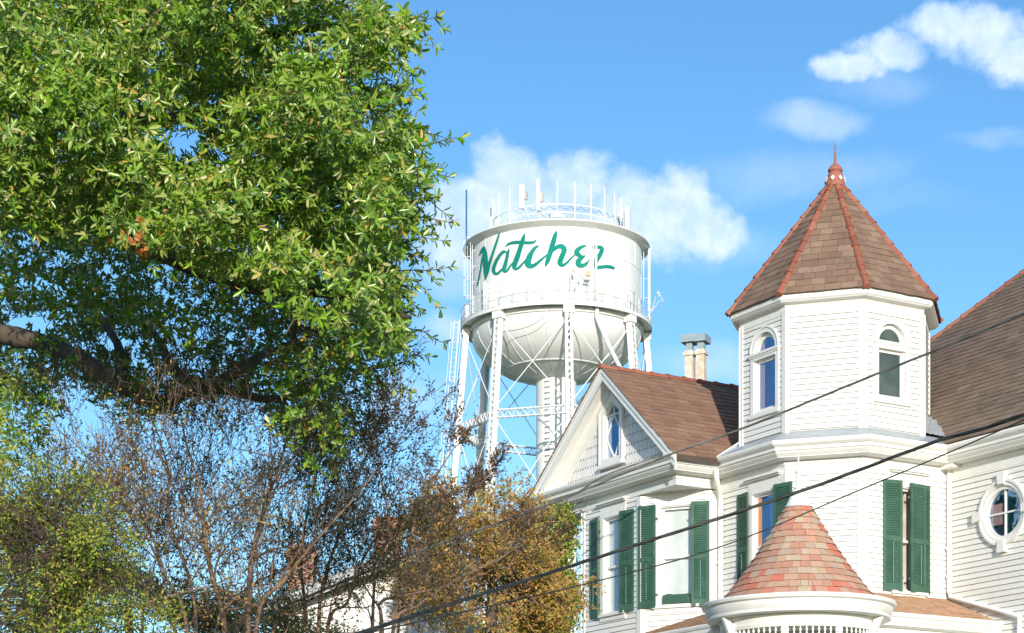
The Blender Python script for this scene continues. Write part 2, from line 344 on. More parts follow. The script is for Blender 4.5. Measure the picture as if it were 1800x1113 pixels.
# lettering: brush strokes laid on the tank wall
def on_tank(px, py, off):
    dx, dz = (px - 900) / FOC, (HOR - py) / FOC; Rr = RT + off
    A = dx * dx + 1; B = -2 * (dx * TX + TY); C = TX * TX + TY * TY - Rr * Rr
    Y = (-B - math.sqrt(B * B - 4 * A * C)) / (2 * A); return Vector((dx * Y, Y, EYE + dz * Y))
def catmull(pts, n=6):
    out = []; Q = [pts[0]] + list(pts) + [pts[-1]]
    for i in range(1, len(Q) - 2):
        p0, p1, p2, p3 = [np.array(q, float) for q in Q[i-1:i+3]]
        for k in range(n):
            t_ = k / n
            out.append(.5 * ((2*p1) + (-p0+p2)*t_ + (2*p0-5*p1+4*p2-p3)*t_*t_ + (-p0+3*p1-3*p2+p3)*t_**3))
    out.append(np.array(pts[-1], float)); return out
LET = [
 [[(275,487,6),(285,455,10),(297,400,11),(308,330,12),(320,265,14),(330,215,12),(338,176,8)], [(292,235,4),(305,212,12),(322,185,20),(338,155,8)],
  [(337,156,8),(341,210,30),(346,280,35),(350,345,32),(350,395,24),(345,434,6)], [(349,425,6),(360,370,24),(380,300,20),(405,225,17),(430,150,15),(450,90,13),(465,40,7)]],
 [[(522,208,8),(500,200,18),(472,225,20),(445,265,21),(424,310,23),(414,350,24),(422,378,20),(445,384,16),(472,362,15),(498,335,13),(518,305,8)],
  [(544,178,6),(533,215,20),(524,260,22),(512,310,26),(500,348,27),(510,368,14),(530,355,14),(553,322,12),(588,278,8)]],
 [[(674,49,6),(662,90,24),(647,140,29),(631,190,30),(613,245,34),(593,300,33),(588,332,28),(602,346,16),(627,333,16),(655,303,14),(694,260,10)],
  [(513,160,3),(542,136,15),(590,124,21),(640,123,21),(690,126,20),(738,125,18),(760,114,12),(773,101,3)]],
 [[(793,153,8),(768,163,18),(742,193,25),(718,235,34),(702,280,42),(706,310,42),(735,322,28),(770,303,21),(810,270,16),(862,225,10)]],
 [[(941,28,8),(930,60,27),(915,110,33),(898,170,34),(880,230,34),(864,280,30),(843,326,8)],
  [(893,212,10),(920,182,22),(950,160,28),(983,158,33),(1003,182,36),(993,220,34),(974,265,36),(970,298,36),(990,314,24),(1020,298,17),(1055,262,13),(1094,226,9)]],
 [[(1188,151,8),(1157,158,19),(1122,180,28),(1106,205,34),(1120,225,30),(1148,243,20),(1178,234,8)],
  [(1176,240,8),(1145,256,26),(1120,285,36),(1126,310,34),(1160,316,26),(1192,296,17),(1216,268,6)]],
 [[(1238,165,18),(1280,162,21),(1313,170,26),(1315,195,28),(1296,235,30),(1267,280,32),(1260,312,30),(1282,332,24),(1320,328,22),(1370,325,23),(1410,336,20),(1424,342,10)]]]
for li, strokes in enumerate(LET):
    b = MB()
    for si, st in enumerate(strokes):
        pts = catmull(st, 7); k = len(b.v); off = .03 + .004 * si + .0015 * (li % 2)
        for i, p in enumerate(pts):
            d = pts[min(i+1, len(pts)-1)][:2] - pts[max(i-1, 0)][:2]; d = d / (np.linalg.norm(d) + 1e-9); nn = np.array([-d[1], d[0]]) * max(p[2] * 1.28, 4) / 2
            for sgn in (1, 0, -1):
                q = p[:2] + nn * sgn; b.v.append(tuple(on_tank(780 + q[0] / 4.737, 400 + q[1] / 4.737, off)))
        for i in range(len(pts) - 1):
            for j in range(2):
                a = k + i * 3 + j; b.f.append((a, a + 1, a + 4, a + 3))
    b.build('letter', TOWERG, tank)
# balcony
RB = 6.24
b = MB(); b.lathe((TX, TY), [(RT - .05, ZB), (RB, ZB), (RB, ZB - .2), (RB - .05, ZB - .2), (RB - .05, ZB - .08), (RT - .05, ZB - .1), (RT - .05, ZB)], 96)
balc = autosmooth(b.build('balcony', TOWERW, tower))
b = MB(); b.lathe((TX, TY), [(RT + .02, ZB - .1), (RT + .12, ZB - .12), (RT + .12, ZB - .42), (RT - .05, ZB - .45)], 96)
autosmooth(b.build('ring_girder', TOWERW, tower))
b = MB(); c2_ = MB(); rl = RB - .04
ring = lambda rr, zz, w, m=b: m.tube([tp(rr, q, zz) for q in range(0, 361, 5)], w, 5, cap=False)
ring(rl, ZB + 1.0, .022); ring(rl, ZB + .52, .016); ring(rl, ZB + .08, .03)
b.build('railing', TOWERW, balc)
for q in range(0, 360, 9): c2_.tube([tp(rl, q, ZB), tp(rl, q, ZB + 1.0)], .022, 4)
for q in range(0, 360, 9):
    c2_.tube([tp(rl, q, ZB + .08), tp(rl, q + 4.5, ZB + .5)], .013, 4); c2_.tube([tp(rl, q + 9, ZB + .08), tp(rl, q + 4.5, ZB + .5)], .013, 4)
c2_.build('railing_post', mat('weathered_rail_paint', (.50, .52, .50), (.36, .38, .36), 2, .5), balc, stuff=True)
# columns
def leg_r(z_): return 5.92 + (ZB - .5 - z_) * .082
TH = [6 + 45 * k for k in range(8)]
ZS = [30.6, 22.5, 14.0, 6.0]
for th in TH:
    b = MB(); lc = MB()
    a = R(th); er = Vector((math.sin(a), -math.cos(a), 0)); et = Vector((math.cos(a), math.sin(a), 0))
    zt, zb = ZB - .55, 0.0
    ct = tp(leg_r(zt), th, zt); cb = tp(leg_r(zb), th, zb); hw, hd = .22, .17
    for sgn in (-1, 1):
        off = et * hw * sgn
        b.bar(ct + off, cb + off, .045, hd * 2, up=tuple(er))
        for s2 in (-1, 1):
            q = et * (hw - .07) * sgn + er * hd * s2
            b.bar(ct + q, cb + q, .14, .02, up=tuple(er))
    # cap and knee gusset
    b.quadbox([ct + et * x + er * y + Vector((0, 0, zz)) for zz in (-.1, .42) for x, y in ((-.34, -.26), (.34, -.26), (.34, .26), (-.34, .26))])
    for sgn in (-1, 1): b.bar(ct + et * sgn * .22 + er * .2 + Vector((0, 0, .1)), tp(RB - .12, th + sgn * 1.5, ZB - .15), .09, .05)
    col = b.build('column', TOWERW, tower)
    L = (ct - cb).length; n_ = int(L / .42)
    for i in range(n_):
        p = ct.lerp(cb, i / n_); q = ct.lerp(cb, (i + 1) / n_)
        for s2 in (-1, 1):
            sg = 1 if i % 2 else -1
            lc.bar(p + et * hw * sg + er * (hd + .012) * s2, q - et * hw * sg + er * (hd + .012) * s2, .06, .015, up=tuple(er))
    lc.build('lacing', TOWERW, col, stuff=True)
for k in range(8):
    for zi, zz in enumerate(ZS):
        b = MB(); lc = MB(); a0 = tp(leg_r(zz), TH[k], zz); a1 = tp(leg_r(zz), TH[k] + 45, zz); d = (a1 - a0).normalized()
        a0 += d * .2; a1 -= d * .2; o_ = Vector((-d.y, d.x, 0)) * .12; u = Vector((0, 0, .24))
        for s1 in (-1, 1):
            for s2 in (-1, 1): b.bar(a0 + o_ * s1 + u * s2, a1 + o_ * s1 + u * s2, .07, .05)
        st = b.build('strut', TOWERW, tower); n_ = 18
        for i in range(n_):
            p = a0.lerp(a1, i / n_); q = a0.lerp(a1, (i + 1) / n_); sg = 1 if i % 2 else -1
            for s1 in (-1, 1): lc.bar(p + o_ * s1 * 1.25 + u * sg, q + o_ * s1 * 1.25 - u * sg, .055, .02)
            lc.bar(p + u + o_ * sg, q + u - o_ * sg, .05, .02); lc.bar(p - u + o_ * sg, q - u - o_ * sg, .05, .02)
        lc.build('lacing', TOWERW, st, stuff=True)
    zz = [ZB - .7] + ZS + [0.3]
    for i in range(len(zz) - 1):
        for sgn in (0, 1):
            t0, t1 = (TH[k], TH[k] + 45) if sgn else (TH[k] + 45, TH[k])
            b = MB(); b.tube([tp(leg_r(zz[i]), t0, zz[i] - .15), tp(leg_r(zz[i+1]), t1, zz[i+1] + .3)], .032, 5); b.build('tie_rod', TOWERW, tower)
# riser
b = MB(); RR = 1.32; b.lathe((TX, TY), [(RR, 0), (RR, 34.6)], 48); riser = b.build('riser', TOWERW, tower, smooth=True)
for zz in (34.2, 32.2, 29.7, 27.2, 24.7, 22.2):
    b = MB(); b.lathe((TX, TY), [(RR, zz + .04), (RR + .02, zz + .04), (RR + .02, zz - .04), (RR, zz - .04)], 48); autosmooth(b.build('riser_band', TOWERW, riser))
b = MB()
zz = 33.6
while zz > 5:
    th0, th1 = -33, -19
    p0, p1 = tp(RR, th0, zz), tp(RR, th1, zz); q0, q1 = tp(RR + .12, th0, zz), tp(RR + .12, th1, zz)
    b.tube([p0, q0, q1, p1], .02, 4); zz -= .37
b.build('rung', mat('rung_dark_steel', (.10, .11, .11), (.07, .07, .07), 2, .6), riser, stuff=True)
# ladders
def ladder(p0, p1, side, outv, w=.4, cage=True, rung=.32, name='ladder'):
    side = Vector(side).normalized(); outv = Vector(outv).normalized(); b = MB(); c = MB()
    for s_ in (-1, 1): b.bar(p0 + side * w / 2 * s_, p1 + side * w / 2 * s_, .05, .03)
    n_ = int((p1 - p0).length / rung)
    for i in range(n_): q = p0.lerp(p1, (i + .5) / n_); b.tube([q - side * w / 2, q + side * w / 2], .014, 4)
    ld = b.build(name, TOWERW, tower)
    if cage:
        n_ = int((p1 - p0).length / 1.25)
        for i in range(n_ + 1):
            q = p0.lerp(p1, i / n_); pts = [q + side * (.36 * math.cos(a)) + outv * (.36 * math.sin(a) * 1.4) for a in np.linspace(0, math.pi, 9)]
            pts[0] = q + side * w / 2; pts[-1] = q - side * w / 2
            c.tube(pts, .026, 4)
        for a in np.linspace(.35, math.pi - .35, 4):
            o_ = side * (.36 * math.cos(a)) + outv * (.5 * math.sin(a)); c.bar(p0 + o_, p1 + o_, .045, .018)
        c.build('ladder_cage', TOWERW, ld)
    return ld
# wall ladder at the left of the tank
er = tp(1, -73, 0) - tp(0, 0, 0); et = Vector((-er.y, er.x, 0))
ladder(tp(RT + .2, -73, ZB + 1.55), tp(RT + .2, -73, ZT + .3), et, er)
ladder(tp(RT + .2, -73, ZB), tp(RT + .2, -73, ZB + 1.55), et, er, cage=False)
b = MB()
for zz in np.arange(ZB + .5, ZT, 1.0):
    for s_ in (-1, 1): b.bar(tp(RT, -73, zz) + et * .2 * s_, tp(RT + .2, -73, zz) + et * .2 * s_, .05, .03)
b.build('ladder_bracket', TOWERW, tower, stuff=True)
er = tp(1, 84, 0) - tp(0, 0, 0); et = Vector((-er.y, er.x, 0))
ladder(tp(RT + .28, 84, ZB), tp(RT + .28, 84, ZT - .1), er, et, w=.3, cage=False, rung=1.15, name='ladder')
b = MB(); b.bar(tp(RT + .5, 84, ZB), tp(RT + .5, 84, ZT), .16, .1); b.build('cable_tray', TOWERW, tower)
# leg ladder
er = tp(1, -84, 0) - tp(0, 0, 0); et = Vector((-er.y, er.x, 0))
ladder(tp(leg_r(0) + .75, -84, .3), tp(leg_r(ZB) + .62, -84, ZB + .35), er, et * -1, w=.34)
# overflow pipe on the wall and its drop below the balcony
b = MB(); th = 24.6; b.tube([tp(RT + .14, th, ZB + .05), tp(RT + .14, th, ZT - .15)], .085, 8); b.tube([tp(RT + .1, th - 1.6, ZB), tp(RT + .1, th - 1.6, ZT - .25)], .03, 5)
b.build('overflow_pipe', TOWERW, tower, smooth=True)
b = MB(); b.tube([tp(RT + .26, th, ZB), tp(RT + .26, th, ZB - .75), tp(RT + .25, th + 1, ZB - 1.0), tp(RT + .3, th + 8, 35.0), tp(RT + .55, th + 18, 33.2), tp(leg_r(28), 50, 30), tp(leg_r(10), 50, 8)], .14, 8)
b.build('overflow_pipe', TOWERW, tower, smooth=True)
# cables over the bowl
def bowl_pt(th, f, lift=.05):
    a = f * math.pi / 2; return tp((5.56 + lift) * math.cos(a), th, ZB - .3 - (3.25 + lift) * math.sin(a))
for thA, fA, thB, fB in ((-3, .02, -50, .42), (-5, .02, -62, .30)):
    b = MB(); b.tube([bowl_pt(thA + (thB - thA) * s_, fA + (fB - fA) * (s_ ** .6) + .04 * math.sin(s_ * 6.2), .02) for s_ in np.linspace(0, 1, 18)], .008, 4)
    b.build('cable', TOWERD, tower)
# top ring with posts
RG = 4.28; z0, z1 = ZT + 1.05, ZT + 1.68
b = MB(); b.tube([tp(RG, q, z0 + .12) for q in range(0, 361, 5)], .04, 5, cap=False); b.tube([tp(RG, q, z1) for q in range(0, 361, 5)], .04, 5, cap=False)
rg = b.build('antenna_ring', TOWERW, tower)
b = MB(); 
for q in range(0, 360, 15):
    b.tube([tp(RG, q + 2, z0 + .05 if 0 else ZT + .7), tp(RG - .5, q + 8, ZT + .9)], .03, 4)
    b.tube([tp(RG, q, z1), tp(RG - 1.1, q, ZT + .9)], .035, 4)
b.build('ring_brace', TOWERW, rg, stuff=True)
panels = {345: (1.25, 2.35), 330: (1.15, 2.15)}
for k in range(24):
    q = -0.5 + 15 * k
    top = ZT + 3.15 if (q % 360) < 85 or (q % 360) > 275 else ZT + 2.9
    if round(q + .5) % 360 in (345, 330): top = ZT + 1.9
    b = MB(); b.tube([tp(RG, q, ZT + .5), tp(RG, q, top)], .05, 6); b.build('antenna_post', TOWERW, rg, smooth=True)
def panel(th, rr, z0_, z1_, w, dep=.18, rad=True):
    b = MB(); c = tp(rr, th, 0); a = R(th); e1 = Vector((math.cos(a), math.sin(a), 0)); e2 = Vector((math.sin(a), -math.cos(a), 0))
    b.quadbox([c + e1 * x + e2 * y + Vector((0, 0, zz)) for zz in (z0_, z1_) for x, y in ((-w/2, 0), (w/2, 0), (w/2 - .04, dep), (-w/2 + .04, dep))])
    pn = b.build('panel_antenna', TOWERW, tower)
    b = MB(); b.tube([c - e2 * .1 + Vector((0, 0, z0_ - .5)), c - e2 * .1 + Vector((0, 0, z1_ - .3))], .04, 5)
    if rad: b.quadbox([c + e1 * (x + w * .75) + e2 * (y - .1) + Vector((0, 0, zz)) for zz in (z0_ + .55, z0_ + 1.1) for x, y in ((-.1, 0), (.12, 0), (.12, .16), (-.1, .16))])
    b.tube([c + e1 * .1 + Vector((0, 0, z0_)), c + e1 * .25 + Vector((0, 0, z0_ - .3)), c + Vector((0, 0, z0_ - .6)), c - e2 * .4 + Vector((0, 0, z0_ - .7))], .02, 4)
    b.build('radio_unit', mat('antenna_grey', (.5, .5, .47), (.4, .4, .38), 2, .5), pn)
panel(-30, RG + .2, ZT + 1.5, ZT + 3.0, .3); panel(-16, RG + .2, ZT + 1.25, ZT + 3.2, .25); panel(76, RG + .35, ZT + .55, ZT + 2.5, .5, .25, False)
panel(-62, RG + .15, ZT + .7, ZT + 1.35, .4, .15, False); panel(-75, RG + .1, ZT + .8, ZT + 1.9, .1, .1, False)
b = MB()
for k in range(12):
    q = -25 + k * 9; b.tube([tp(RG + .02, q + s_ * 9, z1 - .1 - .22 * math.sin(s_ * math.pi)) for s_ in np.linspace(0, 1, 6)], .014, 3)
for k in range(5): b.tube([tp(RG, 66 + k * 2, z1 - .1 * k), tp(RG + .1, 70, ZT + 1.1), tp(RG - .3, 74 - k, ZT + .9)], .03, 4)
b.build('antenna_cable', TOWERD, rg, stuff=True)
# whip antenna, dishes, equipment on the balcony
b = MB(); p = on_tank(832, 420, .3); p = tp(6.02, -76, ZT + .2); b.tube([p + Vector((0, 0, -.5)), p + Vector((0, 0, .6)), p + Vector((0, 0, 3.35))], .06, 6); b.build('whip_antenna', BLUEP, tower)
def dish(c, nrm, r_, pole):
    b = MB(); nrm = Vector(nrm).normalized(); q = nrm.to_track_quat('Z', 'Y').to_matrix(); k = len(b.v)
    for i in range(5):
        rr = r_ * i / 4
        for j in range(14): a = 2 * math.pi * j / 14; b.v.append(tuple(c + q @ Vector((rr * math.cos(a), rr * math.sin(a), .35 * rr * rr / r_))))
    for i in range(4):
        for j in range(14): a = k + i * 14 + j; bb = k + i * 14 + (j + 1) % 14; b.f.append((a, bb, bb + 14, a + 14))
    b.tube([c, c + nrm * r_ * 1.1], .02, 4); b.tube([c - nrm * .1, pole], .03, 4)
    d_ = b.build('dish_antenna', mat('dish_grey', (.62, .64, .62), (.5, .52, .5), 2, .45), tower); return d_
dish(tp(RB + .05, 8, ZB + 1.85), (.9, -.35, .4), .2, tp(RB - .05, 7, ZB + .9)); dish(tp(RB + .1, 12, ZB + 1.5), (.9, -.2, .3), .13, tp(RB - .05, 10, ZB + .9))
dish(tp(RB + .35, 86, ZB + 2.1), (.8, -.6, .3), .22, tp(RB - .05, 84, ZB + .9)); dish(tp(RB + .6, 88, ZB + 1.8), (.8, -.6, .3), .15, tp(RB - .05, 84, ZB + .9))
b = MB(); c = tp(RB + .05, 17, ZB + 1.75); b.box(c.x - .18, c.x + .18, c.y - .1, c.y + .1, c.z - .14, c.z + .14); bx = b.build('equipment_box', BOXT, tower)
b = MB(); b.tube([c + Vector((0, 0, -.8)), c + Vector((.02, 0, .95))], .02, 4); b.box(c.x - .25, c.x + .15, c.y - .1, c.y + .1, c.z - .4, c.z - .25); b.build('mast', mat('antenna_grey', (.5, .5, .5)), bx)
for th_, zz, r_ in ((-52, 1.9, .12), (-50, 1.8, .1), (-67, 1.5, .06), (50, 1.2, .03), (54, 1.9, .03), (-82, 1.35, .17)):
    b = MB(); b.tube([tp(RB - .35 if r_ > .05 else RB, th_, ZB), tp(RB - .35 if r_ > .05 else RB, th_, ZB + zz)], r_, 7); b.build('antenna_mast', TOWERW if r_ > .05 else MATS['antenna_grey'], balc, smooth=True)
# ================================================================ HOUSE
def dirv(a): a = R(a); return Vector((math.cos(a), -math.sin(a), 0))
LD = dirv(59.5); RD = Vector((-LD.y, LD.x, 0)); CD = dirv(18)
def rayhit(px, p, d):
    k = (px - 900) / FOC; t_ = (k * p.y - p.x) / (d.x - k * d.y); return p + d * t_
T2 = Vector((617 / FOC * 38, 38, 0)); T1 = rayhit(1381.4, T2, CD); T0 = rayhit(1303, T1, LD); T3 = rayhit(1622, T2, RD)
kk = (1631.5 - 900) / FOC
T4 = min((Vector((kk * y, y, 0)) for y in np.arange(39, 42, .01)), key=lambda q: abs((q - T3).length - 1.42))
TCN = (T0 + T4) / 2
TV = [T0, T1, T2, T3, T4, 2 * TCN - T1, 2 * TCN - T2, 2 * TCN - T3]
XC = rayhit(1667, T2, RD); XE = XC + LD * 7.5; IC = rayhit(1268, T1, LD)
KC = rayhit(1189.5, IC, RD); G3 = rayhit(1250, IC, RD); G2 = rayhit(1127, KC, LD); G1 = rayhit(1025, KC, LD)
KL = rayhit(977, KC, LD); G0 = KL + RD * (KC - G3).length
house = thing('house', 'white clapboard Victorian house with octagonal turret, steep gable and green shutters', 'house', (TCN.x, TCN.y, 0))
class Face:
    def __init__(s, A, B): s.A = Vector(A); s.d = (B - A).normalized(); s.L = (B - A).length; s.n = Vector((s.d.y, -s.d.x, 0))
    def p(s, u, o, z_): return s.A + s.d * u + s.n * o + Vector((0, 0, z_))
    def u(s, px, o=0): q = rayhit(px, s.A + s.n * o, s.d); return (q - s.A - s.n * o).dot(s.d)
    def z(s, px, py, o=0): q = rayhit(px, s.A + s.n * o, s.d); return EYE + (HOR - py) / FOC * q.y
    def box(s, b, u0, u1, o0, o1, z0, z1):
        b.quadbox([s.p(u0, o1, z0), s.p(u1, o1, z0), s.p(u1, o0, z0), s.p(u0, o0, z0), s.p(u0, o1, z1), s.p(u1, o1, z1), s.p(u1, o0, z1), s.p(u0, o0, z1)])
EXPO = .109; ALLB = []
def wall(f, z0, z1, openings=(), boards=True, corner=(.07, .07), name='wall', zb=None):
    """openings: (centre u, half width as function of z, z bottom, z top)"""
    b = MB(); rows = []; z_ = z0
    lw = MB()
    if zb is not None: f.box(lw, 0, f.L, -.12, 0, zb, z0)
    objs = []
    while z_ < z1 - .01:
        zt = min(z_ + EXPO, z1); segs = [(0, f.L)]
        for (uc, hw, oz0, oz1) in openings:
            if zt > oz0 + .01 and z_ < oz1 - .01:
                h = max(hw(min(max(q, oz0), oz1)) for q in (z_, (z_ + zt) / 2, zt)); ns = []
                for (a, c_) in segs:
                    if uc + h <= a or uc - h >= c_: ns.append((a, c_)); continue
                    if uc - h > a: ns.append((a, uc - h))
                    if uc + h < c_: ns.append((uc + h, c_))
                segs = ns
        for (a, c_) in segs:
            bb = MB()
            f.box(b, a, c_, -.12, 0, z_, zt)
            a2, c2 = max(a, corner[0]), min(c_, f.L - corner[1]); cuts = [a2, c2]
            if c2 - a2 > 1.3 and f is not fM and random.random() < .38: cuts = [a2, random.uniform(a2 + .3, c2 - .3), c2]
            if f is fM and c2 - a2 > 1.3 and random.random() < .5: cuts = [a2, random.uniform(a2 + .2, a2 + 2.0), c2]
            for a2, c2 in zip(cuts[:-1], cuts[1:]):
                if c2 - a2 < .02: continue
                c2 -= .004 if c2 != cuts[-1] else 0; bb = MB()
                j = random.uniform(-.0015, .0015)
                bb.quadbox([f.p(a2, .030 + j, z_ + .009), f.p(c2, .030 + j, z_ + .009), f.p(c2, .001, z_ + .009), f.p(a2, .001, z_ + .009),
                            f.p(a2, .008, zt + .001), f.p(c2, .008, zt + .001), f.p(c2, .001, zt + .001), f.p(a2, .001, zt + .001)])
                objs.append(bb)
        z_ = zt
    w = b.build(name, GAPSHADE if boards else WHITE, house)
    if lw.v: lw.build('lower_wall', WHITE, w)
    if boards:
        for bb in objs: ALLB.append((w, bb))
    return w
def sweep(path, prof, name, m_, parent, closed=False, flip=False, smooth=False):
    """prof: list of (outset, z); path: plan points left to right seen from outside"""
    n = len(path); b = MB(); rows = []
    for i in range(n):
        ds = []
        if closed or i > 0: ds.append((path[i] - path[i-1]).normalized())
        if closed or i < n - 1: ds.append((path[(i+1) % n] - path[i]).normalized())
        ns = [Vector((d.y, -d.x, 0)) for d in ds]; m = sum(ns, Vector((0, 0, 0))).normalized(); m = m / m.dot(ns[0])
        rows.append(m)
    k = len(prof)
    for i in range(n):
        for (o_, z_) in prof: b.v.append(tuple(path[i] + rows[i] * o_ + Vector((0, 0, z_))))
    rng_ = range(n if closed else n - 1)
    for i in rng_:
        for j in range(k - 1):
            a = i * k + j; c = ((i + 1) % n) * k + j; b.f.append((a, c, c + 1, a + 1))
    if not closed:
        b.f.append(tuple(range(k - 1, -1, -1))); b.f.append(tuple((n - 1) * k + j for j in range(k)))
    return b.build(name, m_, parent, smooth=False)
def cornerpost(fA, fB, z0, z1, w=.11, name='corner_board'):
    b = MB(); fA.box(b, fA.L - w, fA.L + .036, 0, .040, z0, z1); fB.box(b, -.0, w, 0.0, .0385, z0, z1); return b.build(name, TRIM, house)
ZC = 9.93                       # top of the main cornice
ZS_ = ZC - .36                  # soffit
ZW0 = 5.6
fG0 = Face(G0, G1); fG1 = Face(G1, G2); fCh = Face(G2, G3); fRt = Face(G3, IC); fL = Face(IC, T1); fC = Face(T1, T2); fR = Face(T2, XC); fM = Face(XC, XE)
def glass_open(f, px0, px1, z0, z1):
    u0, u1 = sorted((f.u(px0), f.u(px1))); return (u0, u1, z0, z1)
WZ0, WZ1 = 7.12, 9.12
w1 = glass_open(fG1, 1063, 1096, WZ0, WZ1); w2 = glass_open(fCh, 1161, 1219, WZ0, WZ1); w3 = glass_open(fL, 1325, 1366, WZ0, WZ1); w4 = glass_open(fR, 1574, 1616, WZ0, WZ1)
def op(w, e=.0): return ((w[0] + w[1]) / 2, (lambda z_, h=(w[1] - w[0]) / 2 + e: h), w[2] - e, w[3] + e)
uo = fM.u(1766); zo = fM.z(1766, 901); RO = .50
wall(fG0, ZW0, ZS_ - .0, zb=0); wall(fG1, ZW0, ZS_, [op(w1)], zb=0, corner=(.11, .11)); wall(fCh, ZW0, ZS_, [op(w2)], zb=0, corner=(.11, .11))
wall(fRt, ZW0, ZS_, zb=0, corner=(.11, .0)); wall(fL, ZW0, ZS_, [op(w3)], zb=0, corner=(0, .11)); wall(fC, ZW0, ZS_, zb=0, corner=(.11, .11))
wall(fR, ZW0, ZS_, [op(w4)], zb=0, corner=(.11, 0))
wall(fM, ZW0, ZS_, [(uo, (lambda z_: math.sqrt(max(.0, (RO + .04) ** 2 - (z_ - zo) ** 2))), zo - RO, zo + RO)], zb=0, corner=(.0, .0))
for a, c in ((fG0, fG1), (fG1, fCh), (fCh, fRt), (fL, fC), (fC, fR)): cornerpost(a, c, ZW0 - .5, ZS_ - .2)
# far side walls so the body is closed
b = MB(); back = [XE, XE + RD * 11, KL + RD * 13, KL + RD * 1.0]
for i in range(3):
    f = Face(back[i], back[i+1]); f.box(b, 0, f.L, -.12, 0, 0, ZS_)
f = Face(KL + RD * 13, G0); f.box(b, 0, f.L, -.12, 0, 0, ZS_)
b.build('rear_wall', WHITE, house)
# main cornice
path = [KL + RD * 13, KL, KC, IC, T1, T2, XC, XE]
cp = [(.0, ZC + .0), (.46, ZC), (.47, ZC - .035), (.455, ZC - .075), (.41, ZC - .115), (.385, ZC - .125), (.385, ZC - .185), (.355, ZC - .195), (.345, ZC - .225), (.30, ZC - .275), (.285, ZC - .285), (.285, ZC - .30), (0.0, ZC - .335)]
corn = sweep(path, cp, 'cornice', TRIM, house)
fr = sweep([IC - RD * .001, T1, T2, XC, XE], [(.0, ZC - .33), (.055, ZC - .335), (.055, ZC - .40), (.035, ZC - .42), (.03, ZC - .58), (0, ZC - .58)], 'frieze', TRIM, house)
fr2 = sweep([KL + RD * 3, KL, KC, IC + RD * 0], [(.0, ZC - .33), (.05, ZC - .335), (.05, ZC - .40), (.03, ZC - .415), (.03, ZC - .53), (0, ZC - .53), (-.12, ZC - .53)], 'frieze', TRIM, house)
b = MB()
for tri in ((KC, G2, G3), (KL, G0, G1)): b.slab([v2(tri[0], ZS_ - .165), v2(tri[1], ZS_ - .165), v2(tri[2], ZS_ - .165)], (0, 0, .03))
recalc(b.build('bay_soffit', TRIM, house))
# attic floor closing the top of the lower storey
b = MB(); b.slab([v2(q, ZC - .06) for q in (KL + RD * 13, KL, KC, IC, T1, T2, XC, XE, XE + RD * 11)], (0, 0, .04)); b.build('attic_floor', WHITE, house)
# metal skirt between cornice edge and turret
zt_ = 10.22
sk = sweep([IC - LD * .0, T1, T2, T3 + RD * .0, XC], [(.455, ZC + .004), (.0, ZC + .03 + .22), (-.05, ZC + .26)], 'flashing', METAL, house)
b = MB(); b.slab([v2(IC + LD * .45 - RD * .45, ZC + .01), v2(T0 + Vector((0, 0, 0)), zt_ + .05), v2(T0 - LD * .3 + RD * 1.2, zt_ + .35), v2(KC + LD * .45 + RD * .9, ZC + .01)], (0, 0, .012)); recalc(b.build('flashing', METAL, house))
# crinkled flashing at the foot of the main roof
b = MB(); fa = rayhit(1624, T4, Vector((1, 0, 0))); base = [P(1620, 742, 39.6), P(1632, 733, 39.9), P(1648, 741, 39.6), P(1668, 748, 39.3), P(1690, 766, 38.75)]
low = [P(1618, 757, 38.9), P(1632, 762, 38.85), P(1648, 765, 38.8), P(1664, 768, 38.75), P(1678, 769, 38.7)]
n_ = 22; rowa = []; rowb = []
for i in range(n_ + 1):
    s_ = i / n_ * 4; k = min(3, int(s_)); q = s_ - k; wv = .025 * math.sin(i * 2.1) + random.uniform(-.012, .012)
    rowa.append(base[k].lerp(base[k+1], q) + Vector((0, -abs(wv) * 2, wv))); rowb.append(low[k].lerp(low[k+1], q) + Vector((0, wv, 0)))
for i in range(n_): b.poly([rowb[i], rowb[i+1], rowa[i+1], rowa[i]])
b.build('flashing', METAL, house)

# ---------------------------------------------------------------- turret upper storey
ZE = 12.62
tf = [Face(TV[i], TV[(i+1) % 8]) for i in range(8)]
fTL, fTC, fTR = tf[0], tf[1], tf[2]
def arch_open(f, px0, px1, pyb, pys, pxm=None):
    u0, u1 = f.u(px0), f.u(px1); pm = (px0 + px1) / 2; return (u0, u1, f.z(pm, pyb), f.z(pm, pys))
ta = arch_open(fTL, 1329, 1364, 722, 615); tb = arch_open(fTR, 1544, 1588, 702, 601)
def aop(w):
    uc = (w[0] + w[1]) / 2; h = (w[1] - w[0]) / 2 + .03
    return (uc, (lambda z_: h if z_ < w[3] else math.sqrt(max(0, h * h - (z_ - w[3]) ** 2))), w[2], w[3] + h)
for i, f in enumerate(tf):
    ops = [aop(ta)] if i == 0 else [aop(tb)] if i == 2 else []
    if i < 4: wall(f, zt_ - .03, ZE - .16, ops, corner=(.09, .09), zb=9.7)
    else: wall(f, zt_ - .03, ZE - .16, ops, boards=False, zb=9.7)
for i in (7, 0, 1, 2, 3): cornerpost(tf[i], tf[(i+1) % 8], zt_ - .1, ZE - .1, w=.085)
sweep(TV, [(0, ZE - .17), (.024, ZE - .17), (.024, ZE - .02), (.0, ZE - .02)], 'frieze', TRIM, house, closed=True)
sweep(TV, [(.0, ZE - .03), (.03, ZE - .03), (.05, ZE), (.16, ZE + .02), (.17, ZE + .035), (.20, ZE + .06), (.20, ZE + .15), (.21, ZE + .165), (.19, ZE + .18), (0, ZE + .16)], 'gutter', TRIM, house, closed=True)
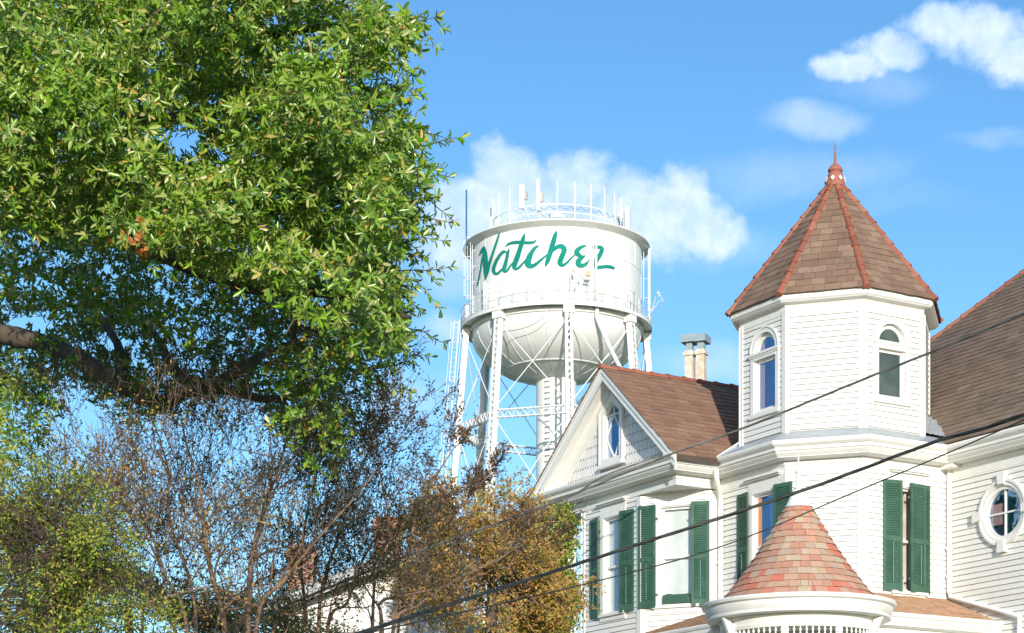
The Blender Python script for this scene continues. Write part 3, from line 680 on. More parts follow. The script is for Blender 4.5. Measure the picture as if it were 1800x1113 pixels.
# roof
AZ = 15.62; OV = .25; ZR0 = ZE + .155
ms = []
for i in range(8):
    n0, n1 = tf[i-1].n, tf[i].n; m = (n0 + n1).normalized(); m = m / m.dot(n1); ms.append(TV[i] + m * OV)
apex = Vector((TCN.x, TCN.y, AZ))
b = MB()
for i in range(8): b.poly([v2(ms[i], ZR0), v2(ms[(i+1) % 8], ZR0), apex])
b.poly([v2(q, ZR0) for q in ms[::-1]])
troof = b.build('turret_roof', mat('roof_underlay', (.10, .07, .055), (.08, .055, .045), 3, .9), house)
def shingle_plane(O, ex, ey, nrm, x_lo, x_hi, y1, expo, wmin, wmax, th, m_, parent, name='shingle', stuff=False, y0=0.0, jit=.012, seed=1, mb=None, gp=.004):
    """courses of shingles on a plane; x_lo/x_hi give the limits at height y"""
    rr = random.Random(seed); y = y0; k = 0; cnt = 0; acc = mb or MB()
    while y < y1 - expo * .3:
        yt = min(y + expo, y1); xa = x_lo(y); xb = x_hi(y); xat = x_lo(yt); xbt = x_hi(yt)
        x = min(xa, xat) - rr.random() * wmax * .9
        while x < max(xb, xbt):
            w = rr.uniform(wmin, wmax); g_ = .004
            l0, l1 = max(x + g_, xa), min(x + w - g_, xb); t0_, t1_ = max(x + g_, xat), min(x + w - g_, xbt)
            if l1 - l0 > .01 or t1_ - t0_ > .01:
                if l1 < l0: l0 = l1 = (l0 + l1) / 2
                if t1_ < t0_: t0_ = t1_ = min(max((t0_ + t1_) / 2, xat), xbt)
                dy = rr.uniform(-jit, jit * .4); dl = rr.uniform(0, .35) * th
                pt = lambda xx, yy_, h: O + ex * xx + ey * yy_ + nrm * h
                pts = [pt(l0, y + dy, .001), pt(l1, y + dy, .001), pt(t1_, yt - gp, .001), pt(t0_, yt - gp, .001),
                       pt(l0, y + dy, th + dl), pt(l1, y + dy, th + dl), pt(t1_, yt - gp, th * .35), pt(t0_, yt - gp, th * .35)]
                if stuff: acc.quadbox(pts)
                else:
                    b = MB(); b.quadbox(pts); b.build(name, m_, parent); cnt += 1
            x += w
        y = yt; k += 1
    if stuff and mb is None: acc.build(name, m_, parent, stuff=True)
    return cnt
nsh = 0
for i in range(8):
    a, c = v2(ms[i], ZR0), v2(ms[(i+1) % 8], ZR0); ex = (c - a).normalized(); Wd = (c - a).length
    mid = a + ex * (apex - a).dot(ex); ey = (apex - mid); Hh = ey.length; ey.normalize(); nr = ex.cross(ey).normalized(); xm = (apex - a).dot(ex)
    lo = lambda y, xm=xm, Hh=Hh: xm * y / Hh; hi = lambda y, xm=xm, Hh=Hh, Wd=Wd: Wd - (Wd - xm) * y / Hh
    if i in (0, 1, 2): nsh += shingle_plane(a, ex, ey, nr, lo, hi, Hh * .965, .185, .2, .33, .013, ROOFB, troof, seed=10 + i)
    else: shingle_plane(a, ex, ey, nr, lo, hi, Hh * .965, .185, .2, .33, .013, ROOFS, troof, 'shingle_course', True, seed=10 + i)
# terracotta hip tiles
def ridge_tiles(p0, p1, r_, ln, up, parent, name='ridge_tile', flare=1.18):
    d = (p1 - p0); L = d.length; d.normalize(); n_ = max(1, int(round(L / ln))); up = Vector(up); up = (up - d * up.dot(d)).normalized(); sx_ = d.cross(up)
    st = L / n_; b = MB(); m = 9
    for e, (tt, rr) in enumerate(((-.02, r_ * flare), (st * .14, r_ * flare), (st * .15, r_), (st * 1.02, r_ * .88))):
        for j in range(m):
            a = math.pi * (-.08 + 1.16 * j / (m - 1)); v = d * tt + sx_ * (math.cos(a) * rr) + up * (math.sin(a) * rr - r_ * .25); b.v.append(tuple(v))
    for e in range(3):
        for j in range(m - 1): k = e * m + j; b.f.append((k, k + 1, k + m + 1, k + m))
    b.f.append(tuple(range(m)))
    b.v = [tuple(Vector(v) + OFF[parent]) for v in b.v]
    first = recalc(b.build(name, TERRA, parent)); autosmooth(first, 50); first.location = p0 - OFF[parent]
    for i in range(1, n_):
        o = first.copy(); COL.objects.link(o); o.location = p0 + d * st * i - OFF[parent] + Vector((random.uniform(-.004, .004), 0, random.uniform(-.004, .004)))
for i in range(8):
    a = v2(ms[i], ZR0); e = a.lerp(apex, .955); out = (v2(ms[i]) - v2(TCN)).normalized()
    ridge_tiles(a + Vector((0, 0, .01)), e, .066, .3, out + Vector((0, 0, .6)), troof)
FX, FY = TCN.x, TCN.y
b = MB(); z_ = AZ - .17
b.lathe((FX, FY), [(.2, z_ - .05), (.195, z_ + 0.042), (.17, z_ + 0.100), (.145, z_ + 0.216), (.12, z_ + 0.249), (.135, z_ + 0.257), (.15, z_ + 0.282), (.14, z_ + 0.324), (.09, z_ + 0.382), (.05, z_ + 0.407), (.045, z_ + 0.432), (.03, z_ + 0.440), (.012, z_ + 0.805), (.0, z_ + 0.813)], 16)
fin = autosmooth(b.build('turret_finial', TERRA, troof), 40)
for k in range(8):
    b = MB(); a = R(k * 45 - 68); e1 = Vector((math.cos(a), math.sin(a), 0)); e2 = Vector((-e1.y, e1.x, 0)); c = Vector((FX, FY, z_ + .09)) + e1 * .196
    tl = Vector((0, 0, 1)) * .055 - e1 * .012
    b.slab([c + tl, c + e2 * .045, c - tl, c - e2 * .045], e1 * .012); recalc(b.build('diamond_ornament', TRIM, troof))
b = MB(); b.lathe((FX, FY), [(.0, z_ + .80), (.022, z_ + .80), (.012, z_ + .825), (.028, z_ + .86), (.0, z_ + .85)], 8); b.build('spire_tip', METALC, troof)

# siding: the boards that show largest are objects, the small or hidden ones joined per wall
def bsize(bb):
    A_ = [Vector(v) for v in bb.v[:8]]; q = [(900 + FOC * v.x / v.y, HOR - FOC * (v.z - EYE) / v.y) for v in A_]
    xs = [a for a, _ in q]; ys = [a for _, a in q]
    if min(ys) > 1120 or min(xs) > 1800: return -1
    return min(max(xs), 1810) - min(xs)
HID = {'fRt', 'fG0'}
ALLB.sort(key=lambda t_: -bsize(t_[1])); restb = {}
for i, (w, bb) in enumerate(ALLB):
    if i < 298 and bsize(bb) > 0: bb.build('board', BOARD, w)
    else:
        m = restb.setdefault(w, MB()); k = len(m.v); m.v += bb.v; m.f += [tuple(a + k for a in f_) for f_ in bb.f]
for w, m in restb.items(): m.build('siding_boards', BOARD, w, stuff=True)
# ---------------------------------------------------------------- windows
def ring_arch(f, uc, zs, r0, r1, o0, o1, b, n=20, a0=0, a1=math.pi):
    k = len(b.v)
    for j in range(n + 1):
        a = a0 + (a1 - a0) * j / n
        for (r_, o_) in ((r0, o0), (r0, o1), (r1, o1), (r1, o0)): b.v.append(tuple(f.p(uc + r_ * math.cos(a), o_, zs + r_ * math.sin(a))))
    for j in range(n):
        for e in range(4): a = k + j * 4 + e; c = k + j * 4 + (e + 1) % 4; b.f.append((a, c, c + 4, a + 4))
def curtain(f, u0, u1, o, z0, z1, parent, m_=None, amp=.02, waves=7, n=28):
    b = MB(); rows = 7
    for i in range(rows):
        for j in range(n + 1):
            s_ = j / n; w = amp * math.sin(s_ * waves * 6.28 + .5 * math.sin(i * 1.1)) * (1 + .4 * i / rows); b.v.append(tuple(f.p(u0 + (u1 - u0) * s_, o + w, z1 + (z0 - z1) * i / (rows - 1) + .02 * math.sin(s_ * 9) * (i / rows))))
    for i in range(rows - 1):
        for j in range(n): a = i * (n + 1) + j; b.f.append((a, a + n + 1, a + n + 2, a + 1))
    return b.build('curtain', m_ or CURT, parent, smooth=True)
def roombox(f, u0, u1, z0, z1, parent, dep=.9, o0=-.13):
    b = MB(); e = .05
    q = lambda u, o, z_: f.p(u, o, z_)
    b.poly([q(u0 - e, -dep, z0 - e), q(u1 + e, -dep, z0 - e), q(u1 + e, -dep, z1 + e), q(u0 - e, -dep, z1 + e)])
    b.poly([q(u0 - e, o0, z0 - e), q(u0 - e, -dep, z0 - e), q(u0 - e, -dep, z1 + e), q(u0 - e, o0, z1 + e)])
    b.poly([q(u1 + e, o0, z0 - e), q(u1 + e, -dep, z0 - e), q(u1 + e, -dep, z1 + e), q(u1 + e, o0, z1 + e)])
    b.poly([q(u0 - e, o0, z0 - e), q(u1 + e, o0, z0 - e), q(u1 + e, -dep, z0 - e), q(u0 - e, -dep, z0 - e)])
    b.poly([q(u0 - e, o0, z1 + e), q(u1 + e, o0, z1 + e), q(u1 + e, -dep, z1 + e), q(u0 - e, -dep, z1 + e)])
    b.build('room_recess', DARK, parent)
def sash_window(f, w, hood=True, glass=None, cw=.12, curt=(0, 1), mid=.47):
    u0, u1, z0, z1 = w; b = MB()
    f.box(b, u0 - cw, u0, 0, .045, z0 - .02, z1 + cw * .95); f.box(b, u1, u1 + cw, 0, .045, z0 - .02, z1 + cw * .95); f.box(b, u0, u1, 0, .0445, z1, z1 + cw * .95)
    f.box(b, u0 - .0, u0 + .02, -.12, .02, z0, z1); f.box(b, u1 - .02, u1, -.12, .02, z0, z1); f.box(b, u0 + .02, u1 - .02, -.12, .02, z1 - .02, z1)
    wd = b.build('window', TRIM, house)
    b = MB(); f.box(b, u0 - cw - .03, u1 + cw + .03, 0, .10, z0 - .075, z0 - .022); f.box(b, u0 - cw, u1 + cw, 0, .05, z0 - .17, z0 - .077); b.build('sill', TRIM, wd)
    if hood:
        b = MB(); f.box(b, u0 - cw - .01, u1 + cw + .01, 0, .035, z1 + cw, z1 + .26); f.box(b, u0 - cw - .05, u1 + cw + .05, 0, .10, z1 + .26, z1 + .285)
        f.box(b, u0 - cw - .08, u1 + cw + .08, 0, .14, z1 + .287, z1 + .32); b.build('hood', TRIM, wd)
    a0, a1, sw = u0 + .022, u1 - .022, .045; zm = z0 + (z1 - z0) * mid
    for (c0, c1, o_) in ((zm, z1 - .02, -.04), (z0, zm + .035, -.075)):
        b = MB(); f.box(b, a0, a0 + sw, o_ - .03, o_, c0, c1); f.box(b, a1 - sw, a1, o_ - .03, o_, c0, c1)
        f.box(b, a0 + sw, a1 - sw, o_ - .03, o_, c0, c0 + .045); f.box(b, a0 + sw, a1 - sw, o_ - .03, o_, c1 - .045, c1); b.build('sash', TRIM, wd)
        b = MB(); b.poly([f.p(a0 + sw, o_ - .018, c0 + .04), f.p(a1 - sw, o_ - .018, c0 + .04), f.p(a1 - sw, o_ - .018, c1 - .04), f.p(a0 + sw, o_ - .018, c1 - .04)]); b.build('pane', glass or GLASS, wd)
    roombox(f, u0, u1, z0, z1, wd)
    return wd
wa = sash_window(fG1, w1, glass=GLASSC); curtain(fG1, w1[0] + .02, w1[0] + .50, -.125, WZ0, WZ1, wa, amp=.012, waves=4)
wb = sash_window(fCh, w2, glass=GLASSC); curtain(fCh, w2[0] + .02, w2[1] - .02, -.125, WZ0 + .22, WZ1, wb, amp=.004, waves=2.3)
b = MB(); fCh.box(b, w2[0] + .06, w2[1] - .02, .0, .03, WZ0 + .02, WZ0 + .2); b.build('green_panel', SHUT, wb)
wc = sash_window(fL, w3, glass=GLASS); curtain(fL, w3[0] + .28, w3[1], -.2, WZ0, WZ1, wc, m_=mat('grey_blue_curtain', (.30, .32, .40), (.20, .22, .30), 3, .9), amp=.02)
b = MB(); fL.box(b, w3[0] + .075, w3[0] + .19, -.0565, -.0535, WZ0 + (WZ1 - WZ0) * .47 + .05, WZ1 - .08); b.build('jamb', ORG, wc)
wd_ = sash_window(fR, w4, glass=GLASSC); curtain(fR, w4[0], w4[1], -.15, WZ0, WZ1, wd_, m_=mat('rose_white_curtain', (.72, .62, .55), (.55, .42, .36), 3, .9), amp=.02, waves=5)
# arched turret windows
def arch_window(f, w, glass, ornament):
    u0, u1, z0, zs = w; uc = (u0 + u1) / 2; h = (u1 - u0) / 2 + .03; cw = .10; b = MB()
    ring_arch(f, uc, zs, h - .005, h + cw, -.1, .045, b); ring_arch(f, uc, zs, h + cw - .02, h + cw + .012, .046, .062, b)
    f.box(b, uc - h - cw, uc - h, -.0, .045, z0 - .03, zs); f.box(b, uc + h, uc + h + cw, -.0, .045, z0 - .03, zs)
    f.box(b, uc - h, uc - h + .025, -.12, .0, z0, zs); f.box(b, uc + h - .025, uc + h, -.12, .0, z0, zs)
    wd = autosmooth(recalc(b.build('window', TRIM, house)), 30)
    zl = zs - .03
    b = MB(); f.box(b, uc - h - cw - .03, uc + h + cw + .03, .0, .085, zl - .04, zl + .01); f.box(b, uc - h - .01, uc + h + .01, -.1, .05, zl - .13, zl - .042)
    f.box(b, uc - h - cw - .01, uc + h + cw + .01, 0, .066, zl - .075, zl - .042); b.build('lintel', TRIM, wd)
    b = MB(); f.box(b, uc - h - cw - .02, uc + h + cw + .02, 0, .075, z0 - .1, z0 - .032); f.box(b, uc - h, uc + h, -.1, .04, z0 - .03, z0 + .01); b.build('sill', TRIM, wd)
    b = MB(); sw = .05
    f.box(b, uc - h + .027, uc - h + .027 + sw, -.07, -.035, z0 + .012, zl - .132); f.box(b, uc + h - .027 - sw, uc + h - .027, -.07, -.035, z0 + .012, zl - .132)
    f.box(b, uc - h + .03 + sw, uc + h - .03 - sw, -.07, -.035, z0 + .012, z0 + .07); f.box(b, uc - h + .03 + sw, uc + h - .03 - sw, -.07, -.035, zl - .19, zl - .132)
    ring_arch(f, uc, zl + .012, h - .075, h - .002, -.07, -.035, b); f.box(b, uc - h + .07, uc + h - .07, -.07, -.035, zl + .012, zl + .05)
    recalc(b.build('sash', TRIM, wd))
    b = MB(); b.poly([f.p(uc - h + .06, -.055, z0 + .05), f.p(uc + h - .06, -.055, z0 + .05), f.p(uc + h - .06, -.055, zl - .15), f.p(uc - h + .06, -.055, zl - .15)]); b.build('pane', glass, wd)
    b = MB(); b.poly([f.p(uc + (h - .05) * math.cos(a), -.055, zl + .02 + (h - .05) * math.sin(a)) for a in np.linspace(0, math.pi, 16)]); b.build('pane', glass, wd)
    roombox(f, uc - h, uc + h, z0, zs + h, wd, dep=.7)
    if ornament: b = MB(); f.box(b, u0 + .09, u0 + .20, -.064, -.058, z0, zl - .22); b.build('jamb', ORG, wd); b = MB(); f.box(b, u0 + .09, u0 + .2, -.064, -.058, zl + .02, zl + .2); b.build('cloth', PINK, wd)
    else: b = MB(); f.box(b, u1 - .1, u1 - .06, -.12, -.09, z0, zl - .3); b.build('jamb', PINK, wd)
    return wd
arch_window(fTL, ta, GLASS, True); arch_window(fTR, tb, GLASSD, False)
# oval window with keystones
b = MB(); ring_arch(fM, uo, zo, RO + .01, RO + .13, -.12, .06, b, 40, 0, 2 * math.pi); ring_arch(fM, uo, zo, RO + .085, RO + .13, .058, .085, b, 40, 0, 2 * math.pi)
ov = autosmooth(recalc(b.build('window', TRIM, house)), 30); ov['label'] = 'round window with four keystones'
b = MB(); ring_arch(fM, uo, zo, RO - .06, RO + .01, -.06, .02, b, 40, 0, 2 * math.pi); autosmooth(recalc(b.build('sash', TRIM, ov)), 30)
b = MB(); fM.box(b, uo - .016, uo + .016, -.045, -.01, zo - RO + .05, zo + RO - .05); fM.box(b, uo - RO + .05, uo + RO - .05, -.044, -.011, zo - .016, zo + .016); b.build('muntin', TRIM, ov)
b = MB(); b.poly([fM.p(uo + (RO - .05) * math.cos(a), -.04, zo + (RO - .05) * math.sin(a)) for a in np.linspace(0, 2 * math.pi, 40)[:-1]]); b.build('pane', GLASS, ov)
roombox(fM, uo - RO, uo + RO, zo - RO, zo + RO, ov, dep=.8); b = MB(); fM.box(b, uo - .40, uo - .10, -.056, -.050, zo - .20, zo + .20); b.build('cloth', PINK, ov)
for k in range(4):
    a = k * math.pi / 2; e1 = fM.d * math.cos(a) + Vector((0, 0, math.sin(a))); e2 = -fM.d * math.sin(a) + Vector((0, 0, math.cos(a))); c = fM.p(uo, 0, zo); b = MB()
    r0, r1 = RO + .03, RO + .26
    b.quadbox([c + e1 * r_ + e2 * w_ + fM.n * o_ for (o_, d_) in ((.02, 0), (.12, 0)) for (r_, w_) in ((r0, -.075), (r1, -.105), (r1, .105), (r0, .075))]); recalc(b.build('keystone', TRIM, ov))
# pointed gable window frame
fGab = Face(KL, KC)
zk = ZC
gw = [fGab.u(1064), fGab.u(1092)]; gpu = fGab.u(1078.5); gz0 = fGab.z(1078, 805); gzs = fGab.z(1064, 733); gzp = fGab.z(1078.5, 705); gzs2 = fGab.z(1092, 719)
gzs = (gzs + gzs2) / 2; gpu = (gw[0] + gw[1]) / 2
def gz_(u): return gzs + (gzp - gzs) * (1 - abs(u - gpu) / (gw[1] - gpu))
def frame_poly(f, pin, pout, o0, o1, b):
    n = len(pin); k = len(b.v)
    for (u, z_), (u2, z2) in zip(pin, pout):
        for (a, c, o_) in ((u, z_, o0), (u, z_, o1), (u2, z2, o1), (u2, z2, o0)): b.v.append(tuple(f.p(a, o_, c)))
    for j in range(n):
        for e in range(4): b.f.append((k + j * 4 + e, k + j * 4 + (e + 1) % 4, k + ((j + 1) % n) * 4 + (e + 1) % 4, k + ((j + 1) % n) * 4 + e))
slope = (gzp - gzs) / (gw[1] - gpu)
def penta(e): return [(gw[0] - e, gz0 - e * .8), (gw[1] + e, gz0 - e * .8), (gw[1] + e, gzs + e * .35), (gpu, gzp + e * (slope * .35 + 1.1)), (gw[0] - e, gzs + e * .35)]
b = MB(); frame_poly(fGab, penta(0), penta(.13), -.12, .06, b); frame_poly(fGab, penta(.11), penta(.145), .058, .085, b); gwin = recalc(b.build('window', TRIM, house)); gwin['label'] = 'pointed gable window with diamond glazing bars'
b = MB(); frame_poly(fGab, penta(-.04), penta(0.005), -.06, -.01, b); recalc(b.build('sash', TRIM, gwin))
b = MB(); b.poly([fGab.p(u, -.045, z_) for u, z_ in penta(-.02)]); b.build('pane', GLASS, gwin)
b = MB(); zq = gzs - .03; mk = lambda a, c: b.bar(fGab.p(a[0], -.03, a[1]), fGab.p(c[0], -.03, c[1]), .024, .03, up=tuple(fGab.n))
mk((gpu, gzp), (gpu, zq)); mk((gw[0], zq), (gw[1], zq)); zmid = (zq + gz0) / 2 
mk((gpu, zq), (gw[0], zmid)); mk((gpu, zq), (gw[1], zmid)); mk((gw[0], zmid), (gpu, gz0)); mk((gw[1], zmid), (gpu, gz0)); b.build('muntin', TRIM, gwin)
b = MB(); fGab.box(b, gw[0] - .16, gw[1] + .16, 0, .12, gz0 - .18, gz0 - .115); b.build('sill', TRIM, gwin)
roombox(fGab, gw[0], gw[1], gz0, gzp, gwin, dep=.7); b = MB(); fGab.box(b, gw[0] + .04, gw[0] + .16, -.056, -.050, gz0, gzs + .2); b.build('cloth', PINK, gwin)

# ---------------------------------------------------------------- shutters
def shutter(f, pxh, pxf, z0, z1, oh=.12, of=.045, lab=None):
    A = rayhit(pxh, f.A + f.n * oh, f.d); B = rayhit(pxf, f.A + f.n * of, f.d)
    if (B - A).dot(f.d) < 0: A, B = B, A
    g_ = Face(A, B); L = g_.L; th = .035; b = MB(); st = .055
    g_.box(b, 0, st, -th, 0, z0, z1); g_.box(b, L - st, L, -th, 0, z0, z1); zm = z0 + (z1 - z0) * .47
    for a, c in ((z0, z0 + .14), (zm - .04, zm + .05), (z1 - .08, z1)): g_.box(b, st, L - st, -th + .001, -.001, a, c)
    s = b.build('shutter', SHUT, house)
    if lab: s['label'] = lab
    b = MB()
    for a, c in ((z0 + .14, zm - .04), (zm + .05, z1 - .08)):
        n_ = int((c - a) / .043)
        for i in range(n_):
            zz = a + (c - a) * (i + .5) / n_
            b.quadbox([g_.p(st, -.003, zz - .022), g_.p(L - st, -.003, zz - .022), g_.p(L - st, -.009, zz - .026), g_.p(st, -.009, zz - .026),
                       g_.p(st, -th + .008, zz + .033), g_.p(L - st, -th + .008, zz + .033), g_.p(L - st, -th + .002, zz + .030), g_.p(st, -th + .002, zz + .030)])
    b.build('louver', SHUT, s, stuff=True)
    b = MB(); g_.box(b, L / 2 - .008, L / 2 + .008, .003, .014, z0 + .17, zm - .07)
    g_.box(b, L/2 - .008, L/2 + .008, .003, .014, zm + .08, z1 - .12) if 0 else None
    b.build('tilt_rod', mat('pale_green_rod', (.10, .22, .16), (.16, .28, .22), 5, .5), s)
    b = MB()
    for zz in (z0 + .25, z1 - .3): g_.box(b, (0 if pxh < pxf else L - .0) - .04, (0 if pxh < pxf else L) + .04, -.055, -.036, zz, zz + .04)
    b.build('hinge', mat('iron_hinge', (.12, .13, .12), (.2, .18, .15), 5, .6), s)
SZ0, SZ1 = 7.06, 9.16
shutter(fG1, 1050, 1036, SZ0, SZ1); shutter(fG1, 1088, 1113, SZ0, SZ1); shutter(fCh, 1151, 1121, SZ0, SZ1); shutter(fCh, 1215, 1247, SZ0 - .02, SZ1)
shutter(fL, 1313, 1295, SZ0, SZ1 + .03); shutter(fL, 1359, 1391, SZ0, SZ1 + .03); shutter(fR, 1587, 1553, SZ0 + .02, SZ1 + .06); shutter(fR, 1602, 1635.5, SZ0 + .02, SZ1 + .04, lab='right-hand green shutter nearly touching its neighbour')
shutter(fG0, 1022.0, 1021.2, SZ0, SZ1) if 0 else None

# ---------------------------------------------------------------- gable
OH = .36
Wg = fGab.L; um0 = Wg / 2; zo0 = fGab.z(1061, 652); ztip = zo0 - (zo0 - (ZC - .02)) / (um0 + .36) * (um0 + .5)
um = fGab.u(1060, OH); zap = fGab.z(1060, 640, OH) - .16
EV = {1: Wg + .5, -1: -.5}; SG = {s_: (zap - ztip) / abs(EV[s_] - um) for s_ in (1, -1)}; slopeg = SG[1]
def roofz(u, off=0): return zap - SG[1 if u > um else -1] * abs(u - um) + off
b = MB(); b.slab([fGab.p(0.0, 0, ZC - .02), fGab.p(Wg, 0, ZC - .02), fGab.p(Wg, 0, roofz(Wg) - .05), fGab.p(um, 0, zap - .05), fGab.p(0, 0, roofz(0) - .05)], -fGab.n * .1)
gwall = b.build('gable_wall', WHITE, house)
# cut: window recess is in front of the wall backing, so open the wall there
bpy.data.objects.remove(gwall)
b = MB()
def strip(u0, u1, z0f, z1f): b.quadbox([fGab.p(u0, 0, z0f(u0)), fGab.p(u1, 0, z0f(u1)), fGab.p(u1, -.1, z0f(u1)), fGab.p(u0, -.1, z0f(u0)), fGab.p(u0, 0, z1f(u0)), fGab.p(u1, 0, z1f(u1)), fGab.p(u1, -.1, z1f(u1)), fGab.p(u0, -.1, z1f(u0))])
low_ = lambda u: ZC - .02; top_ = lambda u: roofz(u) - .05
strip(0, gw[0], low_, top_); strip(gw[1], Wg, low_, top_); strip(gw[0], gw[1], low_, lambda u: gz0); strip(gw[0], gpu, gz_, top_); strip(gpu, gw[1], gz_, top_)
gwall = b.build('gable_wall', mat('gable_gap_shade', (.36, .34, .31), (.28, .26, .24), 3, .9), house)  # backing toned dark to stand in for shade between the wall shingles
cnt = 0; row = 0; zz = ZC - .03; ex_ = .20; ww = .098
while zz < zap - .4:
    hwid = (zap - .35 - zz) / SG[1] - .02; hwl = (zap - .35 - zz) / SG[-1] - .02; u = um - hwl - (ww / 2 if row % 2 else 0)
    while u < um + hwid:
        du = random.uniform(-.004, .004); dz = random.uniform(-.006, .006); u0, u1 = u + .007, u + ww - .007; mid = (u0 + u1) / 2
        inw = (u1 > gw[0] - .11 and u0 < gw[1] + .11 and zz + ex_ > gz0 - .1 and zz < gzp + .1 and zz + ex_ * .5 < gz_(mid) + .28)
        if not inw and u1 > um - hwl and u0 < um + hwid:
            bb = MB(); zl = zz + dz; pts = [(u0, zl + .045), (mid, zl), (u1, zl + .045), (u1, zz + ex_ + .005), (u0, zz + ex_ + .005)]
            k = 0; n_ = 5
            for (a, c), o_ in zip(pts, (.016, .018, .016, .004, .004)): bb.v.append(tuple(fGab.p(a, o_, c)))
            for (a, c) in pts: bb.v.append(tuple(fGab.p(a, .001, c)))
            bb.f = [(0, 1, 2, 3, 4), (0, 5, 6, 1), (1, 6, 7, 2), (2, 7, 8, 3), (4, 9, 5, 0)]
            bb.build('wall_shingle', SHINW, gwall); cnt += 1
        u += ww
    zz += ex_; row += 1
# rake boards, soffit, roof slabs
ZRT = .10; DEP = 13
def rp(u, o, dz=0): return fGab.p(u, o, roofz(u) + dz)
b = MB()
for sg in (-1, 1):
    e = EV[sg]; b.slab([rp(um, OH), rp(e, OH), rp(e, -DEP), rp(um, -DEP)], (0, 0, ZRT))
groof = recalc(b.build('gable_roof', MATS['roof_underlay'], house))
b = MB()
for sg in (-1, 1):
    e = EV[sg]
    b.quadbox([rp(um, OH + .03, -.17), rp(e, OH + .03, -.17), rp(e, OH, -.17), rp(um, OH, -.17), rp(um, OH + .03, ZRT - .004), rp(e, OH + .03, ZRT - .004), rp(e, OH, ZRT - .004), rp(um, OH, ZRT - .004)])
    b.quadbox([rp(um, OH + .055, -.02), rp(e, OH + .055, -.02), rp(e, OH + .03, -.02), rp(um, OH + .03, -.02), rp(um, OH + .055, ZRT - .02), rp(e, OH + .055, ZRT - .02), rp(e, OH + .03, ZRT - .02), rp(um, OH + .03, ZRT - .02)])
recalc(b.build('rake_board', TRIM, house))
b = MB()
for sg in (-1, 1):
    e = EV[sg] - sg * .1
    b.quadbox([rp(um, .0, -.10), rp(e, .0, -.10), rp(e, OH, -.10), rp(um, OH, -.10), rp(um, .0, -.004), rp(e, .0, -.004), rp(e, OH, -.004), rp(um, OH, -.004)])
    el = lambda dz: um + sg * min(abs(EV[sg] - um) - .14, (zap - ZC + dz) / SG[sg])
    e2, e3, e4 = el(-.42), el(-.1), el(-.19)
    b.quadbox([rp(um, .03, -.42), rp(e2, .03, -.42), rp(e2, -.02, -.42), rp(um, -.02, -.42), rp(um, .03, -.1), rp(e3, .03, -.1), rp(e3, -.02, -.1), rp(um, -.02, -.1)])
    b.quadbox([rp(um, .075, -.19), rp(e4, .075, -.19), rp(e4, .03, -.19), rp(um, .03, -.19), rp(um, .10, -.1), rp(e3, .10, -.1), rp(e3, .03, -.1), rp(um, .03, -.1)])
recalc(b.build('rake_soffit', TRIM, house))
for sg, sd_ in ((1, 21), (-1, 22)):
    e = EV[sg]; a = rp(e, OH + .075, ZRT); c = rp(e, -DEP, ZRT); tp_ = rp(um, OH + .075, ZRT)
    ex = (c - a).normalized(); ey = (tp_ - a); Hh = ey.length; ey.normalize(); nr = ex.cross(ey).normalized()
    if nr.z < 0: nr = -nr
    shingle_plane(a, ex, ey, nr, lambda y: 0, lambda y, L=(c - a).length: L, Hh, .165, .26, .36, .016, ROOFS, groof, 'shingle_course', True, seed=sd_, gp=.012)
ridge_tiles(rp(um, OH + .07, ZRT), rp(um, -DEP, ZRT), .07, .42, (0, 0, 1), groof)
# chimney with two stacks
cb = MB(); Yc = 45.2
def chim_stack(px0, px1, pyb, pyt):
    x0 = (px0 - 900) / FOC * Yc; x1 = (px1 - 900) / FOC * Yc; return x0, x1, zat(pyb, Yc), zat(pyt, Yc)
cyaw = Face(Vector((P(1198, 0, Yc).x, Yc, 0)), Vector((P(1198, 0, Yc).x, Yc, 0)) + dirv(25))
ch = None
for i, (pa, pb) in enumerate(((1203.5, 1217), (1223.5, 1237.5))):
    b = MB(); x0 = cyaw.u(pa); x1 = cyaw.u(pb); zt2 = zat(617, Yc); zb2 = 8.5
    fb_ = Face(cyaw.p(x0, 0, 0), cyaw.p(x1, 0, 0)); w_ = fb_.L
    fb_.box(b, 0, w_, -w_ , 0, zb2, zt2 - .12); fb_.box(b, -.03, w_ + .03, -w_ - .03, .03, zt2 - .12, zt2 - .05); fb_.box(b, -.0, w_, -w_, 0.0, zt2 - .05, zt2)
    fb_.box(b, .05, w_ - .05, .0, .012, zt2 - .75, zt2 - .2); 
    o = b.build('chimney' if i == 0 else 'stack', BRICKC, house if i == 0 else ch); ch = ch or o
    b = MB(); fb_.box(b, .02, w_ - .02, -w_ + .02, -.02, zt2, zt2 + .24); b.build('flue', METALC, ch)
b = MB(); x0, x1 = cyaw.u(1200.5), cyaw.u(1240.5); xm = cyaw.u(1221)
cyaw.box(b, x0 - .04, xm, -.36, .06, zat(603, Yc), zat(603, Yc) + .17); cyaw.box(b, xm + .003, x1, -.36, .06, zat(603, Yc) - .012, zat(603, Yc) + .155); b.build('chimney_cap', METALC, ch)

